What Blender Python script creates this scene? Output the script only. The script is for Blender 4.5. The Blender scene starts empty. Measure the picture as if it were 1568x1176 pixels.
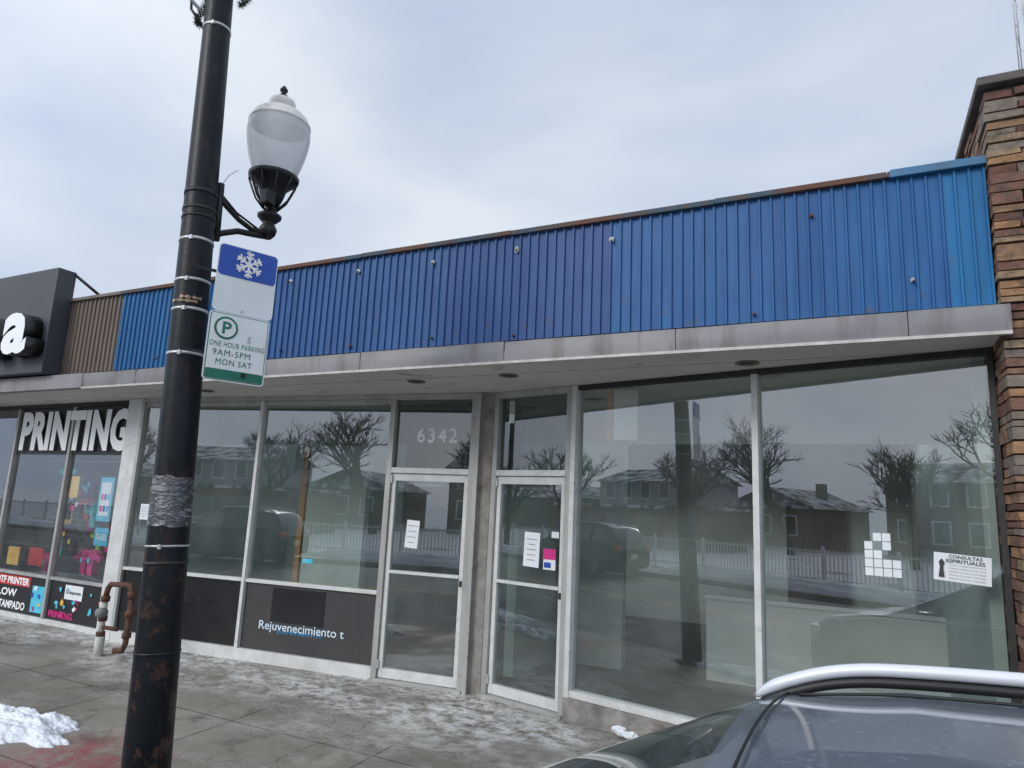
import bpy, bmesh, math, random
import numpy as np
from mathutils import Vector, Matrix, noise
random.seed(7)
SC=bpy.context.scene
COL=SC.collection
# ------------------------------------------------------------------ helpers
def empty(name,loc=(0,0,0)):
    o=bpy.data.objects.new(name,None); o.location=loc; COL.objects.link(o); return o
def link(name,me,parent=None,mats=None,smooth=False):
    o=bpy.data.objects.new(name,me); COL.objects.link(o)
    if mats:
        for m in (mats if isinstance(mats,(list,tuple)) else [mats]): me.materials.append(m)
    if smooth:
        for p in me.polygons: p.use_smooth=True
    if parent: o.parent=parent
    return o
def mesh(name,verts,faces,parent=None,mats=None,smooth=False,mi=None):
    me=bpy.data.meshes.new(name); me.from_pydata([tuple(v) for v in verts],[],faces); me.update()
    o=link(name,me,parent,mats,smooth)
    if mi:
        for p,i in zip(me.polygons,mi): p.material_index=i
    return o
BF=[(0,3,2,1),(4,5,6,7),(0,1,5,4),(1,2,6,5),(2,3,7,6),(3,0,4,7)]
def box(name,x0,x1,y0,y1,z0,z1,mat,parent=None,bev=0.0,F=None):
    v=[(x0,y0,z0),(x1,y0,z0),(x1,y1,z0),(x0,y1,z0),(x0,y0,z1),(x1,y0,z1),(x1,y1,z1),(x0,y1,z1)]
    if F: v=[F(*p) for p in v]
    bm=bmesh.new(); vs=[bm.verts.new(p) for p in v]
    for f in BF: bm.faces.new([vs[i] for i in f])
    bmesh.ops.recalc_face_normals(bm,faces=bm.faces)
    if bev>0: bmesh.ops.bevel(bm,geom=list(bm.edges),offset=bev,segments=2,affect='EDGES',profile=0.6)
    me=bpy.data.meshes.new(name); bm.to_mesh(me); bm.free()
    return link(name,me,parent,mat)
def frame(ox,oy,dx,dy):
    l=math.hypot(dx,dy); dx/=l; dy/=l
    nx,ny=dy,-dx
    def F(s,n,z): return (ox+dx*s+nx*n, oy+dy*s+ny*n, z)
    F.ang=math.atan2(dy,dx)
    return F
def pane(name,F,s0,s1,z0,z1,m,par,n=-.010):
    return mesh(name,[F(s0,n,z0),F(s1,n,z0),F(s1,n,z1),F(s0,n,z1)],[(0,1,2,3)],par,m)
def tube(name,pts,rads,mat,parent=None,n=12,cap=True):
    P=[Vector(p) for p in pts]
    if not isinstance(rads,(list,tuple)): rads=[rads]*len(P)
    verts=[];faces=[]
    prev=None
    for i,p in enumerate(P):
        if i==0: t=P[1]-P[0]
        elif i==len(P)-1: t=P[-1]-P[-2]
        else: t=(P[i+1]-P[i]).normalized()+(P[i]-P[i-1]).normalized()
        t.normalize()
        if prev is None:
            a=Vector((0,0,1)) if abs(t.z)<.9 else Vector((1,0,0))
            u=t.cross(a).normalized()
        else:
            u=(prev-t*prev.dot(t)).normalized()
        prev=u; w=t.cross(u)
        for k in range(n):
            an=2*math.pi*k/n
            verts.append(p+(u*math.cos(an)+w*math.sin(an))*rads[i])
    for i in range(len(P)-1):
        for k in range(n):
            a=i*n+k;b=i*n+(k+1)%n
            faces.append((a,b,b+n,a+n))
    if cap:
        faces.append(tuple(range(n))[::-1]); faces.append(tuple(range((len(P)-1)*n,len(P)*n)))
    return mesh(name,verts,faces,parent,mat,True)
def lathe(name,prof,loc,mat,parent=None,n=32,axis=None):
    verts=[];faces=[]
    for r,z in prof:
        for k in range(n):
            a=2*math.pi*k/n; verts.append((r*math.cos(a),r*math.sin(a),z))
    for i in range(len(prof)-1):
        for k in range(n):
            a=i*n+k;b=i*n+(k+1)%n; faces.append((a,b,b+n,a+n))
    M=Matrix.Translation(loc)
    if axis: M=M@Vector(axis).to_track_quat('Z','Y').to_matrix().to_4x4()
    verts=[M@Vector(v) for v in verts]
    return mesh(name,verts,faces,parent,mat,True)
def text(name,s,w,h,mat,M,parent=None,bold=0.0,ext=0.002,space=1.0):
    cu=bpy.data.curves.new(name,'FONT'); cu.body=s; cu.align_x='CENTER'; cu.align_y='CENTER'; cu.offset=bold; cu.extrude=0.0; cu.space_character=space
    cu.resolution_u=3
    o=bpy.data.objects.new(name,cu); COL.objects.link(o)
    bpy.context.view_layer.update()
    dg=bpy.context.evaluated_depsgraph_get()
    me=bpy.data.meshes.new_from_object(o.evaluated_get(dg))
    bpy.data.objects.remove(o)
    xs=[v.co.x for v in me.vertices]; ys=[v.co.y for v in me.vertices]
    sx=w/(max(xs)-min(xs)); sy=h/(max(ys)-min(ys)); cx=(max(xs)+min(xs))/2; cy=(max(ys)+min(ys))/2
    bm=bmesh.new(); bm.from_mesh(me)
    for v in bm.verts: v.co=Vector(((v.co.x-cx)*sx,(v.co.y-cy)*sy,0))
    if ext>0.004:
        r=bmesh.ops.extrude_face_region(bm,geom=list(bm.faces))
        for e in r['geom']:
            if isinstance(e,bmesh.types.BMVert): e.co.z+=ext
        bmesh.ops.recalc_face_normals(bm,faces=bm.faces)
    for v in bm.verts: v.co=M@v.co
    bm.to_mesh(me); bm.free(); me.name=name
    me.materials.clear()
    return link(name,me,parent,mat)
def wallM(F,s,n,z,rot=0):
    return Matrix.Translation(F(s,n,z))@Matrix.Rotation(F.ang,4,'Z')@Matrix.Rotation(math.radians(90),4,'X')@Matrix.Rotation(rot,4,'Z')
# ------------------------------------------------------------------ materials
def nmat(name):
    m=bpy.data.materials.new(name); m.use_nodes=True
    nt=m.node_tree; return m,nt,nt.nodes,nt.links,nt.nodes["Principled BSDF"]
def mat(name,c1,c2=None,scale=6,rough=.6,metal=0,bump=0,bscale=40,stretch=(1,1,1),lo=.35,hi=.65,detail=6,spec=.5,r2=None,coat=0,dirt=None,dstretch=(1,1,1),dscale=2,dlo=.5,dhi=.75):
    m,nt,N,L,b=nmat(name)
    b.inputs["Base Color"].default_value=(*c1,1); b.inputs["Roughness"].default_value=rough; b.inputs["Metallic"].default_value=metal
    b.inputs["Specular IOR Level"].default_value=spec; b.inputs["Coat Weight"].default_value=coat; b.inputs["Coat Roughness"].default_value=.03
    tc=N.new("ShaderNodeTexCoord"); src=tc.outputs["Object"]
    def noisef(sc,st,det,lo,hi):
        mp=N.new("ShaderNodeMapping"); mp.inputs["Scale"].default_value=st; L.new(src,mp.inputs[0])
        n=N.new("ShaderNodeTexNoise"); n.inputs["Scale"].default_value=sc; n.inputs["Detail"].default_value=det; n.inputs["Roughness"].default_value=.62; L.new(mp.outputs[0],n.inputs["Vector"])
        r=N.new("ShaderNodeMapRange"); r.inputs[1].default_value=lo; r.inputs[2].default_value=hi; L.new(n.outputs["Fac"],r.inputs[0])
        return n,r
    col=None
    if c2:
        n,r=noisef(scale,stretch,detail,lo,hi)
        mx=N.new("ShaderNodeMix"); mx.data_type='RGBA'; mx.inputs["A"].default_value=(*c1,1); mx.inputs["B"].default_value=(*c2,1); L.new(r.outputs[0],mx.inputs["Factor"])
        col=mx.outputs["Result"]
        if r2 is not None:
            q=N.new("ShaderNodeMapRange"); q.inputs[3].default_value=rough; q.inputs[4].default_value=r2; L.new(r.outputs[0],q.inputs[0]); L.new(q.outputs[0],b.inputs["Roughness"])
    if dirt:
        n,r=noisef(dscale,dstretch,8,dlo,dhi)
        mx=N.new("ShaderNodeMix"); mx.data_type='RGBA'; mx.inputs["A"].default_value=(*c1,1); mx.inputs["B"].default_value=(*dirt,1); L.new(r.outputs[0],mx.inputs["Factor"])
        if col: L.new(col,mx.inputs["A"])
        col=mx.outputs["Result"]
    if col: L.new(col,b.inputs["Base Color"])
    if bump:
        n=N.new("ShaderNodeTexNoise"); n.inputs["Scale"].default_value=bscale; n.inputs["Detail"].default_value=6; L.new(src,n.inputs["Vector"])
        bp=N.new("ShaderNodeBump"); bp.inputs["Strength"].default_value=bump; bp.inputs["Distance"].default_value=.02; L.new(n.outputs["Fac"],bp.inputs["Height"]); L.new(bp.outputs[0],b.inputs["Normal"])
    return m
def glassmat(name,tint,base,wav=.0):
    m=bpy.data.materials.new(name); m.use_nodes=True; nt=m.node_tree;N=nt.nodes;L=nt.links
    for x in list(N): N.remove(x)
    out=N.new("ShaderNodeOutputMaterial"); tr=N.new("ShaderNodeBsdfTransparent"); tr.inputs[0].default_value=(*tint,1)
    gl=N.new("ShaderNodeBsdfGlossy"); gl.inputs["Roughness"].default_value=0.0; gl.inputs["Color"].default_value=(.93,.97,1,1)
    ge=N.new("ShaderNodeNewGeometry"); dp=N.new("ShaderNodeVectorMath"); dp.operation='DOT_PRODUCT'; L.new(ge.outputs["Normal"],dp.inputs[0]); L.new(ge.outputs["Incoming"],dp.inputs[1])
    ab=N.new("ShaderNodeMath"); ab.operation='ABSOLUTE'; L.new(dp.outputs["Value"],ab.inputs[0])
    om=N.new("ShaderNodeMath"); om.operation='SUBTRACT'; om.inputs[0].default_value=1; L.new(ab.outputs[0],om.inputs[1])
    pw=N.new("ShaderNodeMath"); pw.operation='POWER'; pw.inputs[1].default_value=4; L.new(om.outputs[0],pw.inputs[0])
    ad=N.new("ShaderNodeMath"); ad.operation='MULTIPLY_ADD'; ad.inputs[1].default_value=1-base; ad.inputs[2].default_value=base; ad.use_clamp=True; L.new(pw.outputs[0],ad.inputs[0])
    mx=N.new("ShaderNodeMixShader"); L.new(ad.outputs[0],mx.inputs[0]); L.new(tr.outputs[0],mx.inputs[1]); L.new(gl.outputs[0],mx.inputs[2])
    tc=N.new("ShaderNodeTexCoord"); n=N.new("ShaderNodeTexNoise"); n.inputs["Scale"].default_value=2.2; n.inputs["Detail"].default_value=8; L.new(tc.outputs["Object"],n.inputs["Vector"])
    r=N.new("ShaderNodeMapRange"); r.inputs[1].default_value=.45;r.inputs[2].default_value=.8;r.inputs[3].default_value=.015;r.inputs[4].default_value=.09; L.new(n.outputs["Fac"],r.inputs[0])
    df=N.new("ShaderNodeBsdfDiffuse"); df.inputs[0].default_value=(.5,.51,.5,1)
    m2=N.new("ShaderNodeMixShader"); L.new(r.outputs[0],m2.inputs[0]); L.new(mx.outputs[0],m2.inputs[1]); L.new(df.outputs[0],m2.inputs[2]); L.new(m2.outputs[0],out.inputs[0])
    if wav:
        bp=N.new("ShaderNodeBump"); bp.inputs["Strength"].default_value=wav; bp.inputs["Distance"].default_value=.01
        n3=N.new("ShaderNodeTexNoise"); n3.inputs["Scale"].default_value=.9; n3.inputs["Detail"].default_value=1; L.new(tc.outputs["Object"],n3.inputs["Vector"]); L.new(n3.outputs["Fac"],bp.inputs["Height"]); L.new(bp.outputs[0],gl.inputs["Normal"])
    return m
ALU=mat("aluminium_frame",(.48,.48,.46),(.36,.36,.34),scale=5,rough=.45,metal=.2,stretch=(1,1,.25),dirt=(.20,.16,.13),dscale=14,dlo=.58,dhi=.78,bump=.08)
ALUW=mat("white_frame",(.70,.71,.70),(.58,.58,.56),scale=6,rough=.45,dirt=(.25,.21,.18),dscale=15,dlo=.60,dhi=.84,bump=.05)
GLASS=glassmat("shop_glass",(.82,.87,.85),.19,wav=.06)
GLASSP=glassmat("print_shop_glass",(.84,.86,.86),.15,wav=.06)
GLASSD=glassmat("shop_glass_dark",(.60,.67,.65),.18,wav=.06)
GLASST=glassmat("transom_glass",(.34,.39,.385),.12,wav=.06)
MINT=mat("interior_mint_wall",(.46,.535,.50),(.40,.47,.435),scale=1.5,rough=.8)
INTW=mat("interior_white",(.68,.71,.68),(.62,.65,.62),scale=2,rough=.8)
INTF=mat("interior_floor",(.08,.075,.07),(.12,.11,.10),scale=3,rough=.5)
SOFF=mat("soffit_paint",(.66,.64,.60),(.57,.56,.53),scale=1.2,rough=.7,dirt=(.33,.29,.25),dscale=3,dlo=.58,dhi=.78,bump=.1,bscale=12)
FASC=mat("fascia_metal",(.215,.21,.22),(.28,.27,.275),scale=1.4,rough=.55,metal=.1,dirt=(.12,.10,.09),dscale=5,dstretch=(1,1,.15),dlo=.50,dhi=.76,bump=.25,bscale=3.5)
RUST=mat("rusty_coping",(.045,.085,.12),(.12,.055,.033),scale=1.6,rough=.8,lo=.38,hi=.54,dirt=(.10,.075,.06),dscale=6,bump=.3)
CONC=mat("concrete",(.34,.32,.29),(.22,.20,.18),scale=6,rough=.85,bump=.5,dirt=(.11,.10,.09),dscale=4)
def polemat():
    m,nt,N,L,b=nmat("black_pole_paint")
    tc=N.new("ShaderNodeTexCoord"); src=tc.outputs["Object"]; sp=N.new("ShaderNodeSeparateXYZ"); L.new(src,sp.inputs[0])
    def nz(sc,st,lo,hi,det=8):
        mp=N.new("ShaderNodeMapping"); mp.inputs["Scale"].default_value=st; L.new(src,mp.inputs[0])
        n=N.new("ShaderNodeTexNoise"); n.inputs["Scale"].default_value=sc; n.inputs["Detail"].default_value=det; n.inputs["Roughness"].default_value=.7; L.new(mp.outputs[0],n.inputs["Vector"])
        r=N.new("ShaderNodeMapRange"); r.inputs[1].default_value=lo; r.inputs[2].default_value=hi; L.new(n.outputs["Fac"],r.inputs[0]); return r.outputs[0]
    def mix(f,a,c):
        x=N.new("ShaderNodeMix"); x.data_type='RGBA'; L.new(f,x.inputs["Factor"])
        for s,v in (("A",a),("B",c)):
            if isinstance(v,tuple): x.inputs[s].default_value=(*v,1)
            else: L.new(v,x.inputs[s])
        return x.outputs["Result"]
    c=mix(nz(5,(1,1,.5),.35,.7),(.006,.0075,.0105),(.014,.016,.020))
    c=mix(nz(26,(1,1,.6),.66,.76),c,(.09,.08,.07))
    lo=N.new("ShaderNodeMapRange"); lo.inputs[1].default_value=2.2; lo.inputs[2].default_value=.3; lo.inputs[3].default_value=.25; lo.inputs[4].default_value=1; L.new(sp.outputs[2],lo.inputs[0])
    mu=N.new("ShaderNodeMath"); mu.operation='MULTIPLY'; L.new(nz(9,(1,1,.8),.55,.61),mu.inputs[0]); L.new(lo.outputs[0],mu.inputs[1])
    c=mix(mu.outputs[0],c,(.065,.036,.026))
    L.new(c,b.inputs["Base Color"]); b.inputs["Specular IOR Level"].default_value=.22; b.inputs["Roughness"].default_value=.4
    n=N.new("ShaderNodeTexNoise"); n.inputs["Scale"].default_value=22; n.inputs["Detail"].default_value=6; L.new(src,n.inputs["Vector"])
    bp=N.new("ShaderNodeBump"); bp.inputs["Strength"].default_value=.2; bp.inputs["Distance"].default_value=.01; L.new(n.outputs["Fac"],bp.inputs["Height"]); L.new(bp.outputs[0],b.inputs["Normal"])
    return m
BLACKP=polemat()
IRON=mat("black_cast_iron",(.010,.010,.011),(.02,.02,.021),scale=12,rough=.42,bump=.1,spec=.35)
STRAP=mat("steel_strap",(.62,.63,.63),(.45,.45,.45),scale=20,rough=.35,metal=.4)
SIGNW=mat("sign_white",(.86,.89,.90),(.78,.81,.82),scale=5,rough=.4,dirt=(.45,.43,.38),dscale=20,dlo=.70,dhi=.82)
SIGNB=mat("sign_blue",(.015,.075,.42),(.02,.09,.46),scale=6,rough=.4)
SIGNG=mat("sign_green",(.005,.15,.09),(.01,.18,.11),scale=6,rough=.45)
WHITE=mat("white_vinyl",(.90,.91,.91),(.87,.88,.88),scale=8,rough=.6)
PAPER=mat("paper",(.82,.85,.87),(.76,.79,.82),scale=6,rough=.7)
INK=mat("ink",(.03,.03,.03),(.05,.05,.05),rough=.6)
PINK=mat("magenta_print",(.70,.03,.25),(.55,.02,.17),rough=.5)
RED=mat("red_print",(.60,.03,.03),(.45,.02,.02),rough=.5)
CYAN=mat("cyan_print",(.04,.45,.65),(.12,.62,.78),scale=9,rough=.5)
YEL=mat("orange_print",(.80,.38,.05),(.75,.58,.1),rough=.5)
BLKPAN=mat("black_panel",(.010,.011,.012),(.018,.018,.02),scale=3,rough=.3,dirt=(.08,.08,.08),dscale=7,dlo=.68,dhi=.76)
GRYPAN=mat("charcoal_panel",(.040,.040,.043),(.052,.050,.050),scale=3,rough=.5,dirt=(.09,.08,.07),dscale=9,dlo=.62,dhi=.85)
SIGNK=mat("charcoal_sign_face",(.045,.051,.060),(.055,.060,.07),scale=2,rough=.5)
WOOD=mat("wood_stud",(.50,.28,.13),(.38,.20,.09),scale=6,stretch=(4,4,.5),rough=.7)
RUSTP=mat("rusty_pipe",(.09,.038,.024),(.17,.075,.045),scale=14,rough=.85,bump=.3,dirt=(.03,.025,.02),dscale=9)
PVC=mat("pale_pipe",(.6,.6,.56),(.45,.44,.4),scale=10,rough=.6)
SNOW=mat("snow",(.82,.85,.89),(.50,.51,.52),scale=9,rough=.7,lo=.48,hi=.85,bump=.8,bscale=35,dirt=(.30,.28,.26),dscale=14,dlo=.60,dhi=.78)
DARK=mat("dark_recess",(.015,.014,.013),(.03,.03,.03),rough=.6)
def bluemat():
    m,nt,N,L,b=nmat("blue_painted_metal")
    tc=N.new("ShaderNodeTexCoord"); sp=N.new("ShaderNodeSeparateXYZ"); L.new(tc.outputs["Object"],sp.inputs[0])
    mr=N.new("ShaderNodeMapRange"); mr.inputs[1].default_value=-10; mr.inputs[2].default_value=2; L.new(sp.outputs[0],mr.inputs[0])
    cr=N.new("ShaderNodeValToRGB"); cr.color_ramp.interpolation='CONSTANT'
    def px(x): return (x+10)/12
    E=[(0,(.026,.145,.33)),(px(-5.9),(.033,.110,.285)),(px(-3.4),(.039,.103,.275)),(px(-2.75),(.033,.096,.265)),(px(-1.75),(.024,.124,.32)),(px(.05),(.023,.134,.34)),(px(.62),(.022,.180,.40))]
    el=cr.color_ramp.elements; el[0].position=0; el[0].color=(*E[0][1],1); el[1].position=E[1][0]; el[1].color=(*E[1][1],1)
    for p,c in E[2:]:
        e=el.new(p); e.color=(*c,1)
    L.new(mr.outputs[0],cr.inputs[0])
    def nz(sc,st,lo,hi,det=8):
        mp=N.new("ShaderNodeMapping"); mp.inputs["Scale"].default_value=st; L.new(tc.outputs["Object"],mp.inputs[0])
        n=N.new("ShaderNodeTexNoise"); n.inputs["Scale"].default_value=sc; n.inputs["Detail"].default_value=det; n.inputs["Roughness"].default_value=.65; L.new(mp.outputs[0],n.inputs["Vector"])
        r=N.new("ShaderNodeMapRange"); r.inputs[1].default_value=lo; r.inputs[2].default_value=hi; L.new(n.outputs["Fac"],r.inputs[0]); return r
    r1=nz(4,(3,3,.30),.33,.68); mx=N.new("ShaderNodeMix"); mx.data_type='RGBA'; mx.blend_type='MULTIPLY'; mx.inputs["B"].default_value=(.60,.65,.74,1); L.new(r1.outputs[0],mx.inputs["Factor"]); L.new(cr.outputs[0],mx.inputs["A"])
    r2=nz(9,(1.2,1.2,.9),.60,.68)
    lw=N.new("ShaderNodeMapRange"); lw.inputs[1].default_value=3.75; lw.inputs[2].default_value=3.32; lw.inputs[3].default_value=.12; L.new(sp.outputs[2],lw.inputs[0])
    mu=N.new("ShaderNodeMath"); mu.operation='MULTIPLY'; L.new(r2.outputs[0],mu.inputs[0]); L.new(lw.outputs[0],mu.inputs[1])
    m3=N.new("ShaderNodeMix"); m3.data_type='RGBA'; m3.inputs["B"].default_value=(.09,.08,.10,1); L.new(mu.outputs[0],m3.inputs["Factor"]); L.new(mx.outputs["Result"],m3.inputs["A"])
    L.new(m3.outputs["Result"],b.inputs["Base Color"]); b.inputs["Roughness"].default_value=.5; b.inputs["Specular IOR Level"].default_value=.3
    n=N.new("ShaderNodeTexNoise"); n.inputs["Scale"].default_value=2.5; n.inputs["Detail"].default_value=3; L.new(tc.outputs["Object"],n.inputs["Vector"])
    bp=N.new("ShaderNodeBump"); bp.inputs["Strength"].default_value=.25; bp.inputs["Distance"].default_value=.03; L.new(n.outputs["Fac"],bp.inputs["Height"]); L.new(bp.outputs[0],b.inputs["Normal"])
    return m
BLUE=bluemat()
BROWN=mat("brown_painted_metal",(.12,.092,.075),(.16,.125,.10),scale=4,rough=.6,stretch=(3,3,.4))
def walkmat():
    m,nt,N,L,b=nmat("sidewalk_concrete")
    tc=N.new("ShaderNodeTexCoord"); src=tc.outputs["Object"]; sp=N.new("ShaderNodeSeparateXYZ"); L.new(src,sp.inputs[0])
    def nz(sc,lo,hi,det=8,rg=.65,st=(1,1,1)):
        mp=N.new("ShaderNodeMapping"); mp.inputs["Scale"].default_value=st; L.new(src,mp.inputs[0])
        n=N.new("ShaderNodeTexNoise"); n.inputs["Scale"].default_value=sc; n.inputs["Detail"].default_value=det; n.inputs["Roughness"].default_value=rg; L.new(mp.outputs[0],n.inputs["Vector"])
        r=N.new("ShaderNodeMapRange"); r.inputs[1].default_value=lo; r.inputs[2].default_value=hi; L.new(n.outputs["Fac"],r.inputs[0]); return r.outputs[0]
    def mul(a,c):
        x=N.new("ShaderNodeMath"); x.operation='MULTIPLY'; L.new(a,x.inputs[0]); L.new(c,x.inputs[1]); return x.outputs[0]
    def mix(f,a,bb,bt='MIX'):
        x=N.new("ShaderNodeMix"); x.data_type='RGBA'; x.blend_type=bt
        if isinstance(f,float): x.inputs["Factor"].default_value=f
        else: L.new(f,x.inputs["Factor"])
        for s,v in (("A",a),("B",bb)):
            if isinstance(v,tuple): x.inputs[s].default_value=(*v,1)
            else: L.new(v,x.inputs[s])
        return x.outputs["Result"]
    base=mix(nz(.8,.38,.62),(.158,.139,.108),(.262,.238,.198))
    base=mix(nz(45,.50,.80,3),base,(.34,.32,.285))
    base=mix(nz(2.2,.54,.68,8,.7),base,(.095,.083,.068))
    br=N.new("ShaderNodeTexBrick"); br.offset=0; br.inputs["Scale"].default_value=1; br.inputs["Mortar Size"].default_value=.010; br.inputs["Mortar Smooth"].default_value=.3; br.inputs["Brick Width"].default_value=1.52; br.inputs["Row Height"].default_value=1.4
    br.inputs["Color1"].default_value=(1,1,1,1);br.inputs["Color2"].default_value=(.82,.82,.82,1);br.inputs["Mortar"].default_value=(.22,.21,.20,1)
    mp=N.new("ShaderNodeMapping"); mp.inputs["Location"].default_value=(.35,.95,0); L.new(src,mp.inputs[0]); L.new(mp.outputs[0],br.inputs["Vector"])
    base=mix(1.0,base,br.outputs["Color"],'MULTIPLY')
    nn=N.new("ShaderNodeTexNoise"); nn.inputs["Scale"].default_value=1.7; nn.inputs["Detail"].default_value=5; L.new(src,nn.inputs["Vector"])
    va=N.new("ShaderNodeVectorMath"); va.operation='MULTIPLY_ADD'; va.inputs[1].default_value=(.7,.7,0); L.new(nn.outputs["Color"],va.inputs[0]); L.new(src,va.inputs[2])
    vo=N.new("ShaderNodeTexVoronoi"); vo.feature='DISTANCE_TO_EDGE'; vo.inputs["Scale"].default_value=.42; L.new(va.outputs[0],vo.inputs["Vector"])
    cr=N.new("ShaderNodeMapRange"); cr.inputs[1].default_value=.004; cr.inputs[2].default_value=.0; cr.inputs[4].default_value=.8; L.new(vo.outputs["Distance"],cr.inputs[0])
    base=mix(cr.outputs[0],base,(.045,.04,.035))
    nr=N.new("ShaderNodeMapRange"); nr.inputs[1].default_value=4.4; nr.inputs[2].default_value=5.8; nr.inputs[3].default_value=.0; nr.inputs[4].default_value=1; L.new(sp.outputs[1],nr.inputs[0])
    patch=nz(.75,.40,.54,4,.5,(1,1.5,1)); fine=nz(5.5,.43,.57,12,.8,(1,1.4,1))
    base=mix(mul(mul(patch,fine),nr.outputs[0]),base,(.70,.695,.68))
    base=mix(mul(nz(1.0,.48,.70,5,.6,(.6,2.2,1)),nz(30,.35,.8,4)),base,(.44,.43,.41))
    vd=N.new("ShaderNodeVectorMath"); vd.operation='DISTANCE'; vd.inputs[1].default_value=(-5.15,3.42,-.08); L.new(src,vd.inputs[0])
    rr=N.new("ShaderNodeMapRange"); rr.inputs[1].default_value=.75; rr.inputs[2].default_value=.25; L.new(vd.outputs["Value"],rr.inputs[0])
    base=mix(mul(rr.outputs[0],nz(5,.38,.62,8,.8)),base,(.27,.045,.05))
    L.new(base,b.inputs["Base Color"])
    q=N.new("ShaderNodeMapRange"); q.inputs[3].default_value=.40; q.inputs[4].default_value=.85; L.new(nz(.8,.4,.6),q.inputs[0]); L.new(q.outputs[0],b.inputs["Roughness"])
    n=N.new("ShaderNodeTexNoise"); n.inputs["Scale"].default_value=60; n.inputs["Detail"].default_value=5; L.new(src,n.inputs["Vector"])
    bp=N.new("ShaderNodeBump"); bp.inputs["Strength"].default_value=.3; bp.inputs["Distance"].default_value=.006; L.new(n.outputs["Fac"],bp.inputs["Height"]); L.new(bp.outputs[0],b.inputs["Normal"])
    return m
WALK=walkmat()
ASPH=mat("asphalt",(.055,.055,.056),(.085,.083,.08),scale=1.5,rough=.7,bump=.4,bscale=80,dirt=(.30,.30,.30),dscale=1.1,dlo=.55,dhi=.75)
GRND=mat("winter_ground",(.74,.76,.79),(.20,.17,.13),scale=.35,rough=.9,lo=.58,hi=.70,bump=.3)
# ------------------------------------------------------------------ ground / road
mesh("ground",[(-400,-400,-.27),(400,-400,-.27),(400,400,-.27),(-400,400,-.27)],[(0,1,2,3)],None,GRND)
mesh("road",[(-200,-8,-.25),(200,-8,-.25),(200,2.45,-.25),(-200,2.45,-.25)],[(0,1,2,3)],None,ASPH)
ylw=mat("road_paint_yellow",(.5,.35,.06),(.3,.25,.1),scale=5,rough=.7)
rm=empty("road_marking")
for i,y in enumerate((-2.75,-2.95)):
    mesh("line_%d"%i,[(-200,y-.05,-.246),(200,y-.05,-.246),(200,y+.05,-.246),(-200,y+.05,-.246)],[(0,1,2,3)],rm,ylw)
k=empty("kerb"); box("kerb_stone",-200,200,2.45,2.6,-.26,-.10,CONC,k,bev=.01); box("kerb_stone_far",-200,200,-8.15,-8,-.26,-.10,CONC,k,bev=.01)
vs=[];fc=[]
ys=[2.6,3.3,4.2,5.1,6.0,7.2]
def walkz(y): return -0.10+.10*min(1,max(0,(y-2.45)/3.55))
for x in (-60,60):
    for y in ys: vs.append((x,y,walkz(y)-.001))
n=len(ys)
for i in range(n-1): fc.append((i,n+i,n+i+1,i+1))
mesh("sidewalk",vs,fc,None,WALK)
box("sidewalk",-200,200,-10.6,-8.15,-.26,-.105,WALK)
# ------------------------------------------------------------------ main storefront
SF=empty("storefront_building")
ZS=3.12
LW=frame(-8.55,5.973,1,.111)
RW=frame(-3.44,6.56,1,-.231)
cl=math.hypot(1,.111); cr_=math.hypot(1,.231)
sl=lambda x:(x+8.55)*cl
sr=lambda x:(x+3.44)*cr_
def corrugated(name,x0,x1,z0,z1,y,mt,par):
    prof=[];x=x0;p=.085
    while x<x1-.001:
        for dx,dy in ((0,0),(.056,0),(.060,-.018),(.074,-.018),(.079,0)):
            if x+dx<x1: prof.append((x+dx,y+dy))
        x+=p
    prof.append((x1,y))
    zs=[z0+(z1-z0)*k/6 for k in range(7)]
    V=[];Fc=[]
    for z in zs:
        for a,b in prof: V.append((a,b+.006*noise.noise(Vector((a*1.4,z*1.6,3))),z))
    m=len(prof)
    for j in range(len(zs)-1):
        for i in range(m-1): Fc.append((j*m+i,j*m+i+1,(j+1)*m+i+1,(j+1)*m+i))
    return mesh(name,V,Fc,par,mt)
corrugated("corrugated_blue_sheet",-8.2,.885,3.28,4.33,5.24,BLUE,SF)
xs=[-8.2,-6.3,-4.4,-2.7,-.9,.3,.9]
for i in range(len(xs)-1):
    dz=random.uniform(-.004,.004)
    box("coping_%d"%i,xs[i]+.003,xs[i+1],5.195,5.42,4.322+dz,4.366+dz,RUST,SF,bev=.006)
BCAP=mat("blue_coping",(.03,.17,.34),(.05,.12,.2),scale=5,rough=.5)
box("coping_blue_end",.32,.9,5.188,5.43,4.315,4.374,BCAP,SF,bev=.006)
box("roof_deck_front",-8.2,.88,5.29,7.5,3.45,4.25,CONC,SF)
box("roof_deck_rear",-8.2,.88,10.3,13,3.45,4.25,CONC,SF)  # deck split here: opening added so sky light reaches the interior
box("added_skylight_kerb",-8.2,.88,7.4,7.498,4.252,4.35,INTW,SF)  # rim of the added, unseen roof opening that brightens the rooms
fx=[-8.55,-7.55,-5.56,-4.22,-2.66,-1.18,.37,.935]
for i in range(len(fx)-1):
    a,b=fx[i]+.003,fx[i+1]-.003; nx_=10; V=[];Fc=[]; dz=random.uniform(-.004,.004)
    for j,z in enumerate((3.118,3.18,3.24,3.298+dz)):
        for q in range(nx_+1):
            x=a+(b-a)*q/nx_; d=.010*noise.noise(Vector((x*2.3,z*6,i))) + (.012*math.exp(-((x+3.3)/.25)**2) if j==0 else 0)
            V.append((x,5.10+(.010 if j==0 else 0)+d,z))
    for j in range(3):
        for q in range(nx_): k0=j*(nx_+1)+q; Fc.append((k0,k0+1,k0+nx_+2,k0+nx_+1))
    mesh("fascia_%d"%i,V,Fc,SF,FASC,True)
box("fascia_back",-8.55,.93,5.125,5.2,3.125,3.29,FASC,SF)
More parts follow.
